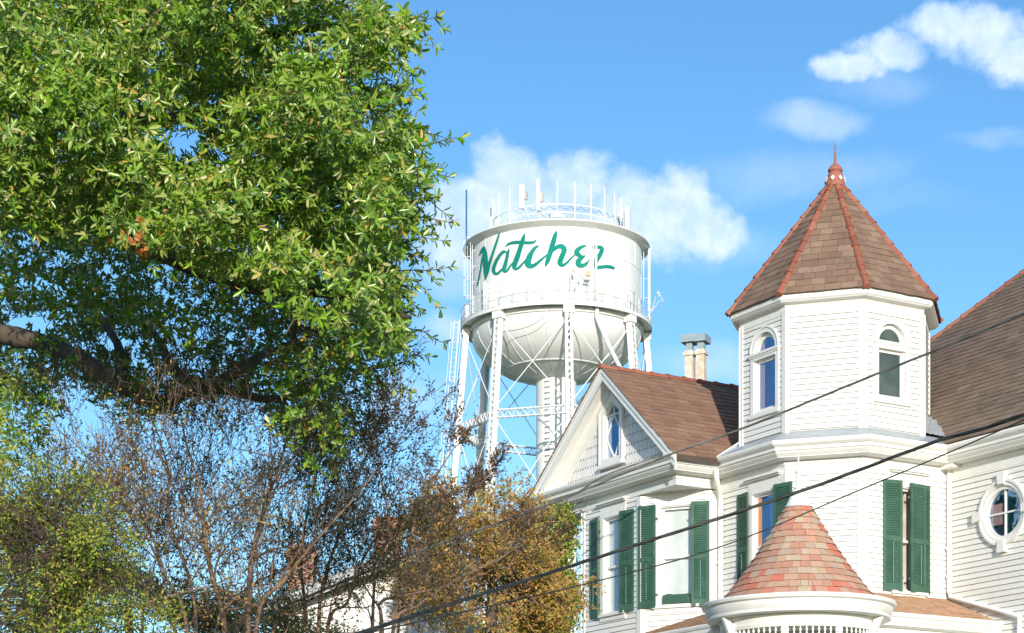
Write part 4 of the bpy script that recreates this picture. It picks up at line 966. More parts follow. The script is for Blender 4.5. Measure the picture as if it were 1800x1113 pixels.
# ---------------------------------------------------------------- main roof to the right
ov_ = .45; EA = XC + RD * 0 - RD * .45; ZM = ZC + .03
pitch = math.tan(R(49))
nM = Vector((-RD.x, -RD.y, 0))
def on_mainroof(px, py):
    dr = Vector(((px - 900) / FOC, 1, (HOR - py) / FOC)); nn = Vector((RD.x * -pitch, RD.y * -pitch, 1)); o_ = Vector((0, 0, EYE)); p0 = v2(EA, ZM)
    return o_ + dr * ((p0 - o_).dot(nn) / dr.dot(nn))
h0 = on_mainroof(1634, 601); h1 = on_mainroof(1800, 478); hd_ = (h1 - h0).normalized()
O = v2(EA, ZM); ex = LD; ey = (RD + Vector((0, 0, pitch))).normalized(); nr = ex.cross(ey).normalized()
if nr.z < 0: nr = -nr
def co_(p): q = p - O; return q.dot(ex), q.dot(ey)
(hx0, hy0), (hx1, hy1) = co_(h0), co_(h1); sl = (hx1 - hx0) / (hy1 - hy0)
yr = hy1 + 2.2; xl = lambda y: hx0 + (y - hy0) * sl
b = MB(); pl = lambda x, y: O + ex * x + ey * y
b.slab([pl(min(xl(0), -2.0), 0), pl(7.5, 0), pl(7.5, yr), pl(xl(yr), yr), pl(xl(0), 0)], nr * -.08)
# hipped slope facing away to the left
q0, q1 = pl(xl(0), 0), pl(xl(yr), yr); bk = RD * 6 - LD * 0
b.slab([q0, q1, q1 + RD * 3.5, Vector((q0.x, q0.y, q0.z)) + RD * 9], Vector((0, 0, -.08)))
b.slab([q1, pl(7.5, yr), pl(7.5, yr) + RD * 3.5, q1 + RD * 3.5], Vector((0, 0, -.08)))
mroof = recalc(b.build('main_roof', MATS['roof_underlay'], house))
shingle_plane(O, ex, ey, nr, lambda y: xl(y), lambda y: 7.5, yr, .15, .24, .36, .014, ROOFM, mroof, 'shingle_course', True, seed=31, gp=.009)
ridge_tiles(pl(xl(0), 0) + nr * .01, pl(xl(yr), yr) + nr * .01, .06, .36, (nr - LD * .6), mroof)
# downpipes
def pipe(pts, r_, lab=None):
    b = MB(); b.tube(pts, r_, 10); return autosmooth(b.build('downpipe', TRIM, house, label=lab), 50)
f = fRt; q = IC + LD * .12 - RD * .05
pp = lambda z_, a, c: IC + LD * a - RD * c + Vector((0, 0, z_))
pipe([pp(ZC - .22, .40, .42), pp(ZC - .34, .40, .42), pp(ZC - .5, .33, .34), pp(ZC - .62, .2, .2), pp(ZC - .75, .13, .12), pp(8.9, .13, .12), pp(7.2, .13, .12), pp(6.0, .13, .12)], .055)
qx = lambda z_, a, c: XC - RD * a + LD * c + Vector((0, 0, z_))
e_ = rayhit(1792, XC - RD * .07, LD); zz_e = EYE + (HOR - 1084) / FOC * e_.y
pipe([qx(ZC - .33, .07, .10), qx(8.2, .07, .10), qx(7.18, .07, .10), qx(7.06, .07, .14), v2(e_, zz_e), v2(e_, zz_e - .5)], .052)
for (pt_) in (pp(7.9, .13, .12), qx(8.0, .07, .10), qx(7.45, .07, .10)):
    b = MB(); b.lathe((pt_.x, pt_.y), [(.07, pt_.z - .03), (.07, pt_.z + .03)], 12); b.build('pipe_bracket', TRIM, house)
b = MB(); q = qx(ZC - .33, .07, .10); b.quadbox([q + RD * a + LD * c + Vector((0, 0, zz)) for zz in (-.06, .02) for a, c in ((-.2, -.12), (-.2, .3), (.05, .3), (.05, -.12))]); b.build('eave_block', TRIM, house)
# ---------------------------------------------------------------- corner porch with conical roof
PC = Vector(((1403.5 - 900) / FOC * 35, 35.0, 0))
def cp_(r_, th, z_): a = R(th); return Vector((PC.x + r_ * math.sin(a), PC.y - r_ * math.cos(a), z_))
CZ0, CZ1 = 6.40, 8.10
def cone_r(z_): s_ = (z_ - CZ0) / (CZ1 - CZ0); return 1.36 + (.21 - 1.36) * s_ - .06 * math.sin(math.pi * s_) 
b = MB(); b.lathe((PC.x, PC.y), [(cone_r(z_) - .012, z_) for z_ in np.linspace(CZ0, CZ1, 12)], 48); cone = b.build('porch_roof', MATS['roof_underlay'], house)
z_ = CZ0 + .0; rr = random.Random(5); nsk = 0; back_ = MB(); row = 0
while z_ < CZ1 - .02:
    zt2 = min(z_ + .122, CZ1); r0, r1 = cone_r(z_), cone_r(zt2); a = rr.uniform(0, 6)
    wdeg = math.degrees(.215 / max(r0, .5)); end = a + 360
    while a < end - 1:
        w = min(wdeg * rr.uniform(.6, 1.25), 34, end - a); g_ = .12; dz = rr.uniform(-.004, .003); dl = rr.uniform(0, .008)
        aa = (a + w / 2 + 180) % 360 - 180
        b = MB(); mid = a + w / 2; lo_, hi_ = a + g_, a + w - g_; e = r0 * (1 / math.cos(R(w / 2)) - 1)
        r0s, r1s = r0, r1; r0 = r0 + e; r1 = r1 + e * .9
        pts = [cp_(r0 - .0, lo_, z_ + dz), cp_(r0, hi_, z_ + dz), cp_(r1, hi_, zt2 - .006), cp_(r1, lo_, zt2 - .006),
               cp_(r0 + .026 + dl, lo_, z_ + dz - .006), cp_(r0 + .026 + dl, hi_, z_ + dz - .006), cp_(r1 + .008, hi_, zt2 - .006), cp_(r1 + .008, lo_, zt2 - .006)]
        if abs(aa) < 96: b.quadbox(pts); b.build('shake', SHAKE, cone); nsk += 1
        else: back_.quadbox(pts)
        a += w; r0, r1 = r0s, r1s
    z_ = zt2
back_.build('shake_course', SHAKEL, cone, stuff=True)
b = MB(); b.lathe((PC.x, PC.y), [(.26, CZ1 - .03), (.225, CZ1), (.16, CZ1 + .14), (.085, CZ1 + .29), (.0, CZ1 + .3)], 24)
autosmooth(b.build('cone_cap', TRIM, cone), 40)
b = MB(); z2 = CZ1 + .29
b.lathe((PC.x, PC.y), [(.05, z2), (.085, z2 + .02), (.08, z2 + .045), (.045, z2 + .07), (.04, z2 + .2), (.03, z2 + .27), (.05, z2 + .29), (.06, z2 + .31), (.045, z2 + .34), (.022, z2 + .36), (.016, z2 + .5), (.004, z2 + .68), (0, z2 + .69)], 16)
autosmooth(b.build('cone_finial', TRIM, cone), 40)
b = MB(); b.lathe((PC.x, PC.y), [(1.30, 6.42), (1.60, 6.37), (1.69, 6.36), (1.70, 6.33), (1.685, 6.29), (1.64, 6.265), (1.64, 6.255), (1.63, 6.19), (1.60, 6.135), (1.59, 6.13), (1.60, 6.12), (1.60, 6.07), (1.57, 6.06), (1.36, 6.055)], 72)
autosmooth(b.build('porch_cornice', TRIM, house), 30)
b = MB(); b.lathe((PC.x, PC.y), [(1.36, 6.06), (1.40, 6.055), (1.40, 6.02), (1.375, 6.01), (1.36, 5.895), (1.38, 5.89), (1.38, 5.87), (1.30, 5.87), (1.30, 6.05)], 72)
pf = autosmooth(b.build('porch_frieze', TRIM, house), 30)
b = MB(); b.lathe((PC.x, PC.y), [(1.37, 5.87), (1.37, 5.835), (1.31, 5.835), (1.31, 5.87)], 72); b.lathe((PC.x, PC.y), [(1.37, 5.56), (1.37, 5.50), (1.31, 5.50), (1.31, 5.56), (1.37, 5.56)], 72); b.build('porch_rail', TRIM, pf)
sp = MB(); sp.lathe((0, 0), [(.012, 0), (.014, .03), (.032, .075), (.04, .1), (.034, .13), (.014, .16), (.012, .19), (.028, .215), (.014, .24), (.012, .275)], 8)
first = None; colth = [-64, -22.5, 22.5, 64, 110, -110, 160, -160]
for k in range(80):
    th = k * 4.5 + 2.2; aa = (th + 180) % 360 - 180
    if abs(aa) > 100: continue
    if min(abs((aa - c + 180) % 360 - 180) for c in (-64, -18, 22, 58)) < 1.7: continue
    p = cp_(1.34, th, 5.56)
    if first is None: first = sp.build('spindle', TRIM, None, smooth=True); o = first; o.parent = pf
    else: o = first.copy(); COL.objects.link(o)
    o.location = p - OFF[pf]
for th, w in ((-64, .15), (58, .15), (-18, .07), (22, .07), (110, .15), (-110, .15), (160, .15), (-160, .15)):
    b = MB(); e1 = Vector((math.cos(R(th)), math.sin(R(th)), 0)); e2 = Vector((math.sin(R(th)), -math.cos(R(th)), 0)); c = cp_(1.34, th, 0); zb2 = 0 if w > .1 else 5.4
    b.quadbox([c + e1 * x + e2 * y + Vector((0, 0, zz)) for zz in (zb2, 5.95) for x, y in ((-w/2, w/2 + .005), (w/2, w/2 + .005), (w/2, -w/2), (-w/2, -w/2))])
    cl_ = b.build('porch_post', TRIM, house)
    if w > .1:
        b = MB(); pr_ = [(0.06, 5.5), (.10, 5.62), (.12, 5.8), (.20, 5.98), (.245, 6.05), (.06, 6.05)]; k = len(b.v)
        for s_ in (-.035, .035):
            for (o_, zz) in pr_: b.v.append(tuple(c + e1 * s_ + e2 * o_ + Vector((0, 0, zz))))
        n_ = len(pr_); b.f = [tuple(range(n_ - 1, -1, -1)), tuple(range(n_, 2 * n_))] + [(j, (j + 1) % n_, n_ + (j + 1) % n_, n_ + j) for j in range(n_)]
        recalc(b.build('bracket', TRIM, cl_))
# porch ceiling, low wrap roof
b = MB(); b.lathe((PC.x, PC.y), [(0.01, 6.04), (1.35, 6.04)], 48); b.build('porch_ceiling', TRIM, house)
PZ0, PZ1, PO = 7.05, 6.44, 1.42
path = [IC - LD * 1.6, T1, T2, XC]
wr = sweep(path, [(0, PZ0 - .03), (PO, PZ1 - .03), (PO, PZ1 - .12), (0, PZ0 - .12)], 'wrap_roof', MATS['roof_underlay'], house)
sweep(path, [(PO - .2, PZ1 - .06), (PO + .0, PZ1 - .025), (PO + .10, PZ1 - .01), (PO + .11, PZ1 - .045), (PO + .09, PZ1 - .085), (PO + .06, PZ1 - .10), (PO + .06, PZ1 - .17), (PO + .03, PZ1 - .20), (PO + .03, PZ1 - .24), (PO - .03, PZ1 - .26), (PO - .12, PZ1 - .27), (PO - .12, PZ1 - .55), (PO - .2, PZ1 - .55)], 'porch_cornice', TRIM, house)
def wrap_plane(A, B, seed):
    f = Face(A, B); O = f.p(-1.0, PO, PZ1 - .025); ex = f.d; ey = (f.p(0, 0, PZ0 - .025) - f.p(0, PO, PZ1 - .025)); Hh = ey.length; ey.normalize(); nr = ex.cross(ey).normalized()
    if nr.z < 0: nr = -nr
    shingle_plane(O, ex, ey, nr, lambda y: 1.0 - .0 + 0 * y, lambda y: f.L + 1.0, Hh, .075, .12, .3, .012, SHAKEL, wr, 'shingle_course', True, seed=seed, jit=.008, gp=.012)
wrap_plane(T2 - RD * .55, XC, 41); wrap_plane(IC - LD * 1.6, T1, 42)
for q in (XC + LD * (PO - .15) - RD * .2, T2 + (LD - RD) * .9):
    b = MB(); b.box(q.x - .07, q.x + .07, q.y - .07, q.y + .07, 0, PZ1 - .3); b.build('porch_post', TRIM, house)

# ================================================================ neighbour house
NY = 34.0
nh = thing('neighbour_house', 'white house gable with grey roof and two brick chimneys seen through bare branches', 'house', (P(700, 0, NY).x, NY, 0))
apx = P(700, 984, NY); lf = P(455, 1082, NY); rt = P(905, 1170, NY); x0n, x1n = lf.x + .3, rt.x - .3
slL = (apx.z - lf.z) / (apx.x - lf.x); slR = (apx.z - rt.z) / (rt.x - apx.x)
b = MB(); b.slab([(x0n, NY, 0), (x1n, NY, 0), (x1n, NY, apx.z - slR * (x1n - apx.x) - .1), (apx.x, NY, apx.z - .1), (x0n, NY, apx.z - slL * (apx.x - x0n) - .1)], (0, .15, 0)); nw = b.build('wall', WHITE, nh)
z_ = 3.0
while z_ < apx.z - .3:
    xa = max(x0n, apx.x - (apx.z - .15 - z_) / slL); xb = min(x1n, apx.x + (apx.z - .15 - z_) / slR); b = MB()
    b.quadbox([(xa, NY - .02, z_), (xb, NY - .02, z_), (xb, NY - .001, z_), (xa, NY - .001, z_), (xa + .1, NY - .006, z_ + .15), (xb - .1, NY - .006, z_ + .15), (xb - .1, NY - .001, z_ + .15), (xa + .1, NY - .001, z_ + .15)]); b.build('board', BOARD, nw); z_ += .148
b = MB(); up = Vector((0, 0, .14)); bk = Vector((0, 9, 0)); fr_ = Vector((0, -.35, 0))
b.slab([lf + fr_, apx + fr_, apx + bk, lf + bk], up); b.slab([apx + fr_, rt + fr_, rt + bk, apx + bk], up); recalc(b.build('roof', GREYR, nh))
b = MB()
for a_, c_ in ((lf, apx), (apx, rt)): b.bar(a_ + fr_ + Vector((0, -.02, -.02)), c_ + fr_ + Vector((0, -.02, -.02)), .03, .2)
b.build('rake_board', mat('grey_white_rake', (.45, .46, .45), (.36, .37, .36), 3, .6), nh)
for (pa, pb, pt_) in ((505, 551, 958), (657, 702, 908)):
    a_ = P(pa, pt_, NY + 1.2); c_ = P(pb, pt_, NY + 1.2); b = MB(); y0, y1 = NY + 1.2, NY + 1.75
    b.box(a_.x, c_.x, y0, y1, 4, a_.z - .22); b.box(a_.x - .04, c_.x + .04, y0 - .04, y1 + .04, a_.z - .22, a_.z - .1); b.box(a_.x, c_.x, y0, y1, a_.z - .1, a_.z)
    ck = b.build('chimney', BRICK, nh)
b = MB(); b.box(x0n, x0n + .1, NY + .15, NY + 8.8, 0, lf.z); b.box(x1n - .1, x1n, NY + .15, NY + 8.8, 0, rt.z); b.box(x0n, x1n, NY + 8.7, NY + 8.8, 0, rt.z); b.build('side_wall', WHITE, nh)

# ================================================================ overhead cables
def cable(name, pts, r_, m_, label, grp=None, twist=0):
    b = MB(); W_ = [P(*p) for p in pts]; W_ = [W_[0] + (W_[0] - W_[1]) * 1.5] + W_ + [W_[-1] + (W_[-1] - W_[-2]) * 2.5] if pts[-1][0] > 2000 else W_; cur = []
    Q = [W_[0] * 2 - W_[1]] + W_ + [W_[-1] * 2 - W_[-2]]
    for i in range(1, len(Q) - 2):
        for s_ in np.linspace(0, 1, 14, endpoint=False):
            p0, p1, p2, p3 = Q[i-1:i+3]; s_ = float(s_)
            cur.append(((p1 * 2) + (p2 - p0) * s_ + (p0 * 2 - p1 * 5 + p2 * 4 - p3) * s_ * s_ + (p1 * 3 - p0 - p2 * 3 + p3) * s_ ** 3) * .5)
    cur.append(W_[-1])
    if twist:
        fine = []
        for i in range(len(cur) - 1):
            for s_ in (0, .25, .5, .75): fine.append(cur[i].lerp(cur[i+1], s_))
        dist = [0]
        for i in range(1, len(fine)): dist.append(dist[-1] + (fine[i] - fine[i-1]).length)
        for k in range(twist):
            b.tube([p + Vector((0, math.cos(d * 4.5 + k * 6.283 / twist), math.sin(d * 4.5 + k * 6.283 / twist))) * r_ * .75 for p, d in zip(fine, dist)], r_, 5)
    else: b.tube(cur, r_, 6)
    o = b.build(name, m_, None, smooth=True); return tag(o, label, 'power line', grp)
cable('overhead_cable', [(430, 1182, 12.2), (660, 1104, 14.5), (1025, 988, 18), (1400, 866, 18.6), (1640, 778, 18), (1800, 729, 17), (2600, 440, 14)], .0105, WIRE, 'thick black twisted cable crossing low in front of the shutters', 'overhead cables', 3)
cable('overhead_cable', [(430, 1160, 13), (850, 1068, 17), (1040, 1024, 18.4), (1270, 960, 19), (1510, 862, 19), (1800, 738, 17.5), (2600, 380, 14)], .0065, WIRE, 'thin single black wire just under the thick cable', 'overhead cables')
cable('overhead_cable', [(420, 1100, 17), (700, 983, 19), (948, 893, 21), (1180, 798, 22.5), (1303, 754, 22.5), (1510, 670, 21.5), (1800, 551, 19.5), (2600, 200, 14)], .0085, WIREG, 'grey twisted cable passing across the turret windows', 'overhead cables', 3)
cable('overhead_cable', [(955, 886, 39.2), (1010, 868, 38.9), (1060, 838, 38.6), (1120, 815, 38.5), (1166, 800, 38.4)], .012, WIREG, 'short slack grey cable lying along the gable cornice', 'overhead cables', 2)
# ================================================================ TREES
def leaf_mesh(name, pos, axis, nrm, ln, wd, m_, parent, stuff=True, fold=.18, curl=.12):
    """pos, axis, nrm: (n,3); ln, wd: (n,) -> one mesh of folded six-point leaves"""
    n = len(pos); side = np.cross(nrm, axis); side /= np.linalg.norm(side, axis=1, keepdims=True) + 1e-9
    L = ln[:, None]; Wd = wd[:, None]
    f = lambda t_, s_, h: pos + axis * L * t_ + side * Wd * s_ + nrm * (Wd * h - L * curl * t_ * t_)
    V = np.stack([f(0, 0, 0), f(.35, -.42, fold), f(.72, -.46, fold), f(1, 0, 0), f(.72, .46, fold), f(.35, .42, fold)], 1).reshape(-1, 3)
    base = (np.arange(n) * 6)[:, None]
    F_ = np.concatenate([base + np.array([[0, 3, 2, 1]]), base + np.array([[0, 5, 4, 3]])], 1).reshape(-1, 4)
    off = np.array(OFF.get(parent, Vector((0, 0, 0)))); V = V - off
    me = bpy.data.meshes.new(name); me.vertices.add(len(V)); me.vertices.foreach_set('co', V.ravel().astype(np.float32))
    me.loops.add(F_.size); me.loops.foreach_set('vertex_index', F_.ravel().astype(np.int32))
    me.polygons.add(len(F_)); me.polygons.foreach_set('loop_start', np.arange(len(F_), dtype=np.int32) * 4)
    me.materials.append(m_); me.update(calc_edges=True); me.validate()
    o = bpy.data.objects.new(name, me); COL.objects.link(o); o.parent = parent; OFF[o] = Vector(off)
    if stuff: o['kind'] = 'stuff'
    return o
def unit(a): return a / (np.linalg.norm(a, axis=-1, keepdims=True) + 1e-9)
def whorls(tips, dirs, nleaf, ln, wd, spread=(.5, 1.2), back=.05, vertical=.15, rg=rng):
    """leaves radiating from each tip"""
    n = len(tips); N = n * nleaf
    T = np.repeat(tips, nleaf, 0); D_ = np.repeat(unit(dirs), nleaf, 0)
    ph = np.tile(np.arange(nleaf) * 2.4, n) + np.repeat(rg.uniform(0, 6.28, n), nleaf)
    a = unit(np.cross(D_, rg.normal(size=(1, 3)) + np.array([[.3, .1, .9]]))); b_ = np.cross(D_, a)
    ang = rg.uniform(spread[0], spread[1], N)[:, None]
    ax = unit(D_ * np.cos(ang) + (a * np.cos(ph)[:, None] + b_ * np.sin(ph)[:, None]) * np.sin(ang) + rg.normal(size=(N, 3)) * .12 - np.array([[0, 0, vertical]]))
    nr = unit(D_ - ax * np.sum(D_ * ax, 1, keepdims=True) + rg.normal(size=(N, 3)) * .25); nr = unit(nr - ax * np.sum(nr * ax, 1, keepdims=True))
    T = T - D_ * rg.uniform(0, back, N)[:, None]
    s_ = rg.uniform(.65, 1.15, N)
    return T, ax, nr, ln * s_, wd * s_ * rg.uniform(.85, 1.15, N)
def inpoly(pts, poly):
    x, y = pts[:, 0], pts[:, 1]; c = np.zeros(len(pts), bool); n = len(poly)
    for i in range(n):
        (x1, y1), (x2, y2) = poly[i], poly[(i + 1) % n]
        cond = ((y1 > y) != (y2 > y)) & (x < (x2 - x1) * (y - y1) / ((y2 - y1) + 1e-9) + x1); c ^= cond
    return c
def vnoise(p, s_, seed=0):      # cheap smooth noise from summed sines
    r_ = np.random.default_rng(seed); o = np.zeros(len(p))
    for k in range(7):
        w = r_.normal(size=3) * s_ * (1 + .35 * k); o += np.sin(p @ w + r_.uniform(0, 6.28)) / (1 + .25 * k)
    return o / 3
def unproj(px, py, Y): return np.stack([(px - 900) / FOC * Y, Y, EYE + (HOR - py) / FOC * Y], 1)
def limb(pts, r0, r1, parent, name='limb', m_=BARK, n=10, wob=.03):
    W_ = [Vector(p) for p in pts]; Q = [W_[0] * 2 - W_[1]] + W_ + [W_[-1] * 2 - W_[-2]]; cur = []
    for i in range(1, len(Q) - 2):
        for s_ in (0, .2, .4, .6, .8):
            p0, p1, p2, p3 = Q[i-1:i+3]
            cur.append(((p1 * 2) + (p2 - p0) * s_ + (p0 * 2 - p1 * 5 + p2 * 4 - p3) * s_ * s_ + (p1 * 3 - p0 - p2 * 3 + p3) * s_ ** 3) * .5)
    cur.append(W_[-1]); m = len(cur)
    cur = [p + Vector((random.gauss(0, wob), random.gauss(0, wob), random.gauss(0, wob))) * (r0 + (r1 - r0) * i / m) * 3 for i, p in enumerate(cur)]
    b = MB(); b.tube(cur, [(r0 + (r1 - r0) * i / (m - 1)) * random.uniform(.92, 1.08) for i in range(m)], n); return b.build(name, m_, parent, smooth=True), cur

# ---- the big evergreen oak on the left
oak = thing('oak_tree', 'big evergreen oak with glossy green leaves filling the upper part of the picture side', 'tree', (-7.5, 16, 0))
oak['label'] = 'large evergreen oak with glossy leafy crown and thick bare limb'
trunk, _ = limb([(-7.5, 16, 0), (-7.4, 16, 2), (-7.2, 15.9, 4), (-6.8, 15.6, 7), (-6.2, 15.2, 10), (-5.6, 15, 12)], .55, .22, oak, 'trunk', n=14)
l1, c1 = limb([(-7.3, 16, 4.2), P(-260, 560, 16), P(0, 588, 15.6), P(110, 618, 15.4), P(205, 672, 15.2), P(272, 708, 15.0), P(330, 688, 14.9), P(378, 679, 14.8)], .092, .045, trunk)
limb([P(372, 680, 14.8), P(420, 692, 14.7), P(480, 702, 14.5), P(545, 690, 14.3)], .045, .018, trunk)
limb([P(378, 679, 14.8), P(410, 660, 14.9), P(450, 630, 15.1), P(520, 600, 15.3)], .05, .02, trunk)
limb([P(378, 682, 14.8), P(340, 672, 14.9), P(300, 645, 15.0), P(285, 610, 15.2), P(255, 560, 15.4)], .055, .02, trunk)
limb([P(250, 695, 15.1), P(215, 660, 15.2), P(205, 600, 15.6), P(150, 520, 16)], .06, .02, trunk)
for pts in ([P(-150, 330, 15), P(60, 350, 14.5), P(180, 400, 14), P(230, 425, 13.8), P(330, 400, 13.2), P(450, 380, 12.8), P(600, 350, 12.4)],
            [P(-200, 150, 15), P(100, 160, 14), P(260, 210, 13.4), P(380, 190, 13), P(560, 140, 12.5), P(690, 80, 12.3)],
            [P(-150, -150, 14), P(150, -20, 13.4), P(400, 60, 13), P(620, 40, 12.6)],
            [P(200, 412, 13.8), P(420, 500, 13.3), P(600, 520, 13), P(720, 560, 12.8)]):
    limb([(-6.6, 15.4, 8)] + pts, .08, .015, trunk)
edge = [(-60, -90), (240, -90), (330, -220), (560, -220), (640, -130), (655, -40), (690, 8), (722, 35), (760, 42), (765, 60), (722, 78), (700, 100), (668, 118), (664, 150), (690, 175), (720, 205), (765, 238), (765, 250), (735, 262),  # hump above the frame: unseen crown shaped to shade the foliage below
        (752, 285), (765, 312), (730, 322), (728, 345), (742, 365), (735, 395), (722, 430), (718, 470), (735, 500), (720, 520), (732, 565), (738, 590), (728, 625), (700, 648), (672, 610), (640, 618), (570, 572), (440, 500),
        (330, 468), (240, 440), (90, 425), (0, 420), (-60, 450)]
edge = [(x - 20 if x > 600 else x, y) for x, y in edge]
edge2 = [(-200, 300), (300, 300), (640, 420), (700, 600), (650, 640), (640, 660), (628, 700), (640, 740), (600, 800), (575, 835), (540, 820), (525, 770), (470, 735), (440, 700), (380, 690), (280, 730), (210, 740), (180, 700), (150, 690), (110, 720), (-20, 690), (-200, 640)]
edge3 = [(-60, 620), (60, 640), (95, 690), (105, 760), (70, 800), (10, 830), (-60, 900)]
def crown(poly, n, Yf, seed, s1=1.6, thr=-.35, jit=9, holes=()):
    rg = np.random.default_rng(seed); xs = [p[0] for p in poly]; ys = [p[1] for p in poly]
    q = np.stack([rg.uniform(min(xs), max(xs), n), rg.uniform(min(ys), max(ys), n)], 1); q = q[inpoly(q, poly)]
    q2 = q + rg.normal(size=q.shape) * jit
    Y = Yf(q, rg); p = unproj(q2[:, 0], q2[:, 1], Y); k = vnoise(p, s1, seed) > thr
    for (hx, hy, rx, ry) in holes: k &= (((q2[:, 0] - hx) / rx) ** 2 + ((q2[:, 1] - hy) / ry) ** 2 > 1 + .5 * rg.normal(size=len(q2)) * .6)
    return p[k], q[k]
H1 = [(325, 248, 44, 26), (150, 470, 70, 26), (45, 425, 34, 24), (565, 515, 26, 34), (425, 435, 18, 16), (480, 40, 16, 18), (395, 10, 20, 12), (235, 455, 60, 18), (640, 560, 14, 22), (690, 470, 14, 18), (650, 210, 16, 22), (90, 515, 60, 16), (530, 590, 40, 14)]
def clumped(poly, ncl, per, Yf, seed, rad=(.16, .34), holes=(), face=(0.0, -.75, .45)):
    rg = np.random.default_rng(seed); C, _ = crown(poly, ncl, Yf, seed, jit=6, s1=1.6, thr=-.75, holes=holes); n = len(C); fc = unit(np.array(face))
    r_ = rg.uniform(rad[0], rad[1], n); u = unit(rg.normal(size=(n, per, 3)) + fc * .9); T_ = C[:, None] + u * (r_[:, None] * rg.uniform(.75, 1.05, (n, per)))[..., None] * np.array([1.15, 1, .75])
    return T_.reshape(-1, 3), u.reshape(-1, 3)
tK, dK = clumped(edge, 1150, 14, lambda q, rg: 11.4 + rg.uniform(0, 1, len(q)) * 2.2 + .5 * np.sin(q[:, 0] / 70) * np.cos(q[:, 1] / 60), 13, holes=H1)
tA, qA = crown(edge, 2600, lambda q, rg: 11.6 + rg.uniform(0, 1, len(q)) ** 1.3 * 3.0 + .9 * np.sin(q[:, 0] / 70) * np.cos(q[:, 1] / 60), 3, holes=H1, s1=3.2, thr=-.26)
tA2, _ = crown([(x * 1.0 - 12 if x > 600 else x, y) for x, y in edge], 5200, lambda q, rg: 14.8 + rg.uniform(0, 3.2, len(q)), 4, holes=H1, s1=2.4, thr=-.1)
tB, qB = crown(edge2, 10500, lambda q, rg: 16.2 + rg.uniform(0, 3.0, len(q)), 5, s1=2.2, thr=-.16, holes=[(330, 590, 40, 22), (70, 560, 60, 20), (120, 690, 50, 22), (160, 730, 45, 30), (200, 600, 30, 16), (85, 500, 60, 16), (400, 705, 60, 12)])
tC, qC = crown(edge3, 1000, lambda q, rg: 13.2 + rg.uniform(0, 1.6, len(q)), 6, s1=4.5, thr=-.05)
def dirs_for(t_, rg, out=(0.25, -.55, .3)):
    return unit(rg.normal(size=t_.shape) * .75 + np.array([out]))
r1 = np.random.default_rng(21)
sprT = []; sprS = []
_ed = [p for p in edge if p[0] > 420 and p[1] > -40]
for _ in range(130):
    k = r1.integers(0, len(_ed) - 1); a_ = np.array(_ed[k]) * (w_ := r1.uniform()) + np.array(_ed[k + 1]) * (1 - w_); Y = r1.uniform(12.2, 14.2)
    p = np.array(P(a_[0] - 45, a_[1] - 8, Y)); d = unit(np.array([r1.uniform(.2, 1), r1.uniform(-.6, .3), r1.uniform(-.9, .35)])); L_ = r1.uniform(.12, .55); pts = [p]
    for i in range(6):
        d = unit(d + r1.normal(size=3) * .22 + np.array([0, 0, -.06])); p = p + d * L_ / 6; pts.append(p)
        if i > 0: sprT.append((p, d))
    sprS.append(pts)
b = MB()
for pts in sprS: b.tube(pts, [.005, .0045, .004, .0035, .003, .0025, .002], 4, cap=False)
b.build('twig', TWIG, oak, stuff=True)
SP_ = whorls(np.array([a for a, _ in sprT]), np.array([d for _, d in sprT]), 5, .068, .024, (.5, 1.2), .05, rg=r1)
def proj(T_): return np.stack([900 + FOC * T_[:, 0] / T_[:, 1], HOR - FOC * (T_[:, 2] - EYE) / T_[:, 1]], 1)
def carve(T_, D_, rg, keep=.12):
    q = proj(T_); ok = inpoly(q, edge) | (rg.uniform(size=len(q)) < keep)
    for (hx, hy, rx, ry) in H1: ok &= ((q[:, 0] - hx) / rx) ** 2 + ((q[:, 1] - hy) / ry) ** 2 > 1 + .35 * rg.normal(size=len(q))
    return T_[ok], D_[ok]
tK, dK = carve(tK, dK, r1)
A_ = whorls(tA, dirs_for(tA, r1), 7, .070, .021, (.55, 1.3), .10, rg=r1)
# sprays hanging from the outer edge
KL_ = whorls(tK, unit(dK + r1.normal(size=dK.shape) * .25), 7, .070, .020, (.6, 1.35), .06, rg=r1)
allL = [np.concatenate(x) for x in zip(A_, KL_, SP_, whorls(tA2, dirs_for(tA2, r1), 6, .085, .030, (.5, 1.3), .12, rg=r1))]
ordr = np.argsort(allL[0][:, 1]); vis = (allL[0][:, 2] < EYE + HOR / FOC * allL[0][:, 1]) & (allL[0][:, 0] > -900 / FOC * allL[0][:, 1])
sel = [i for i in ordr if vis[i]][:300]; rest = np.ones(len(allL[0]), bool); rest[sel] = False
fol = leaf_mesh('foliage', *[a[rest] for a in allL], OAKL, oak)
for i in sel: leaf_mesh('leaf', *[a[i:i+1] for a in allL], OAKL, oak, stuff=False)
edge4 = [(440, 640), (560, 600), (640, 650), (600, 700), (612, 760), (585, 830), (545, 838), (520, 780), (470, 735), (520, 700)]
tD, qD = crown(edge4, 420, lambda q, rg: 12.6 + rg.uniform(0, 1.2, len(q)), 8, s1=3.5, thr=-.1)
tE, qE = crown([(-60, 440), (90, 470), (200, 470), (440, 440), (520, 560), (420, 560), (300, 620), (240, 560), (100, 560), (-60, 530)], 900, lambda q, rg: 13.2 + rg.uniform(0, 1.2, len(q)), 9, s1=4.5, thr=.0)
DL_ = whorls(np.concatenate([tD, tE]), dirs_for(np.concatenate([tD, tE]), r1), 7, .065, .025, (.5, 1.3), .1, rg=r1)
leaf_mesh('foliage', *DL_, OAKL, oak)
leaf_mesh('foliage', *whorls(tC, dirs_for(tC, r1), 6, .05, .017, (.5, 1.3), .1, rg=r1), OAKL, oak)
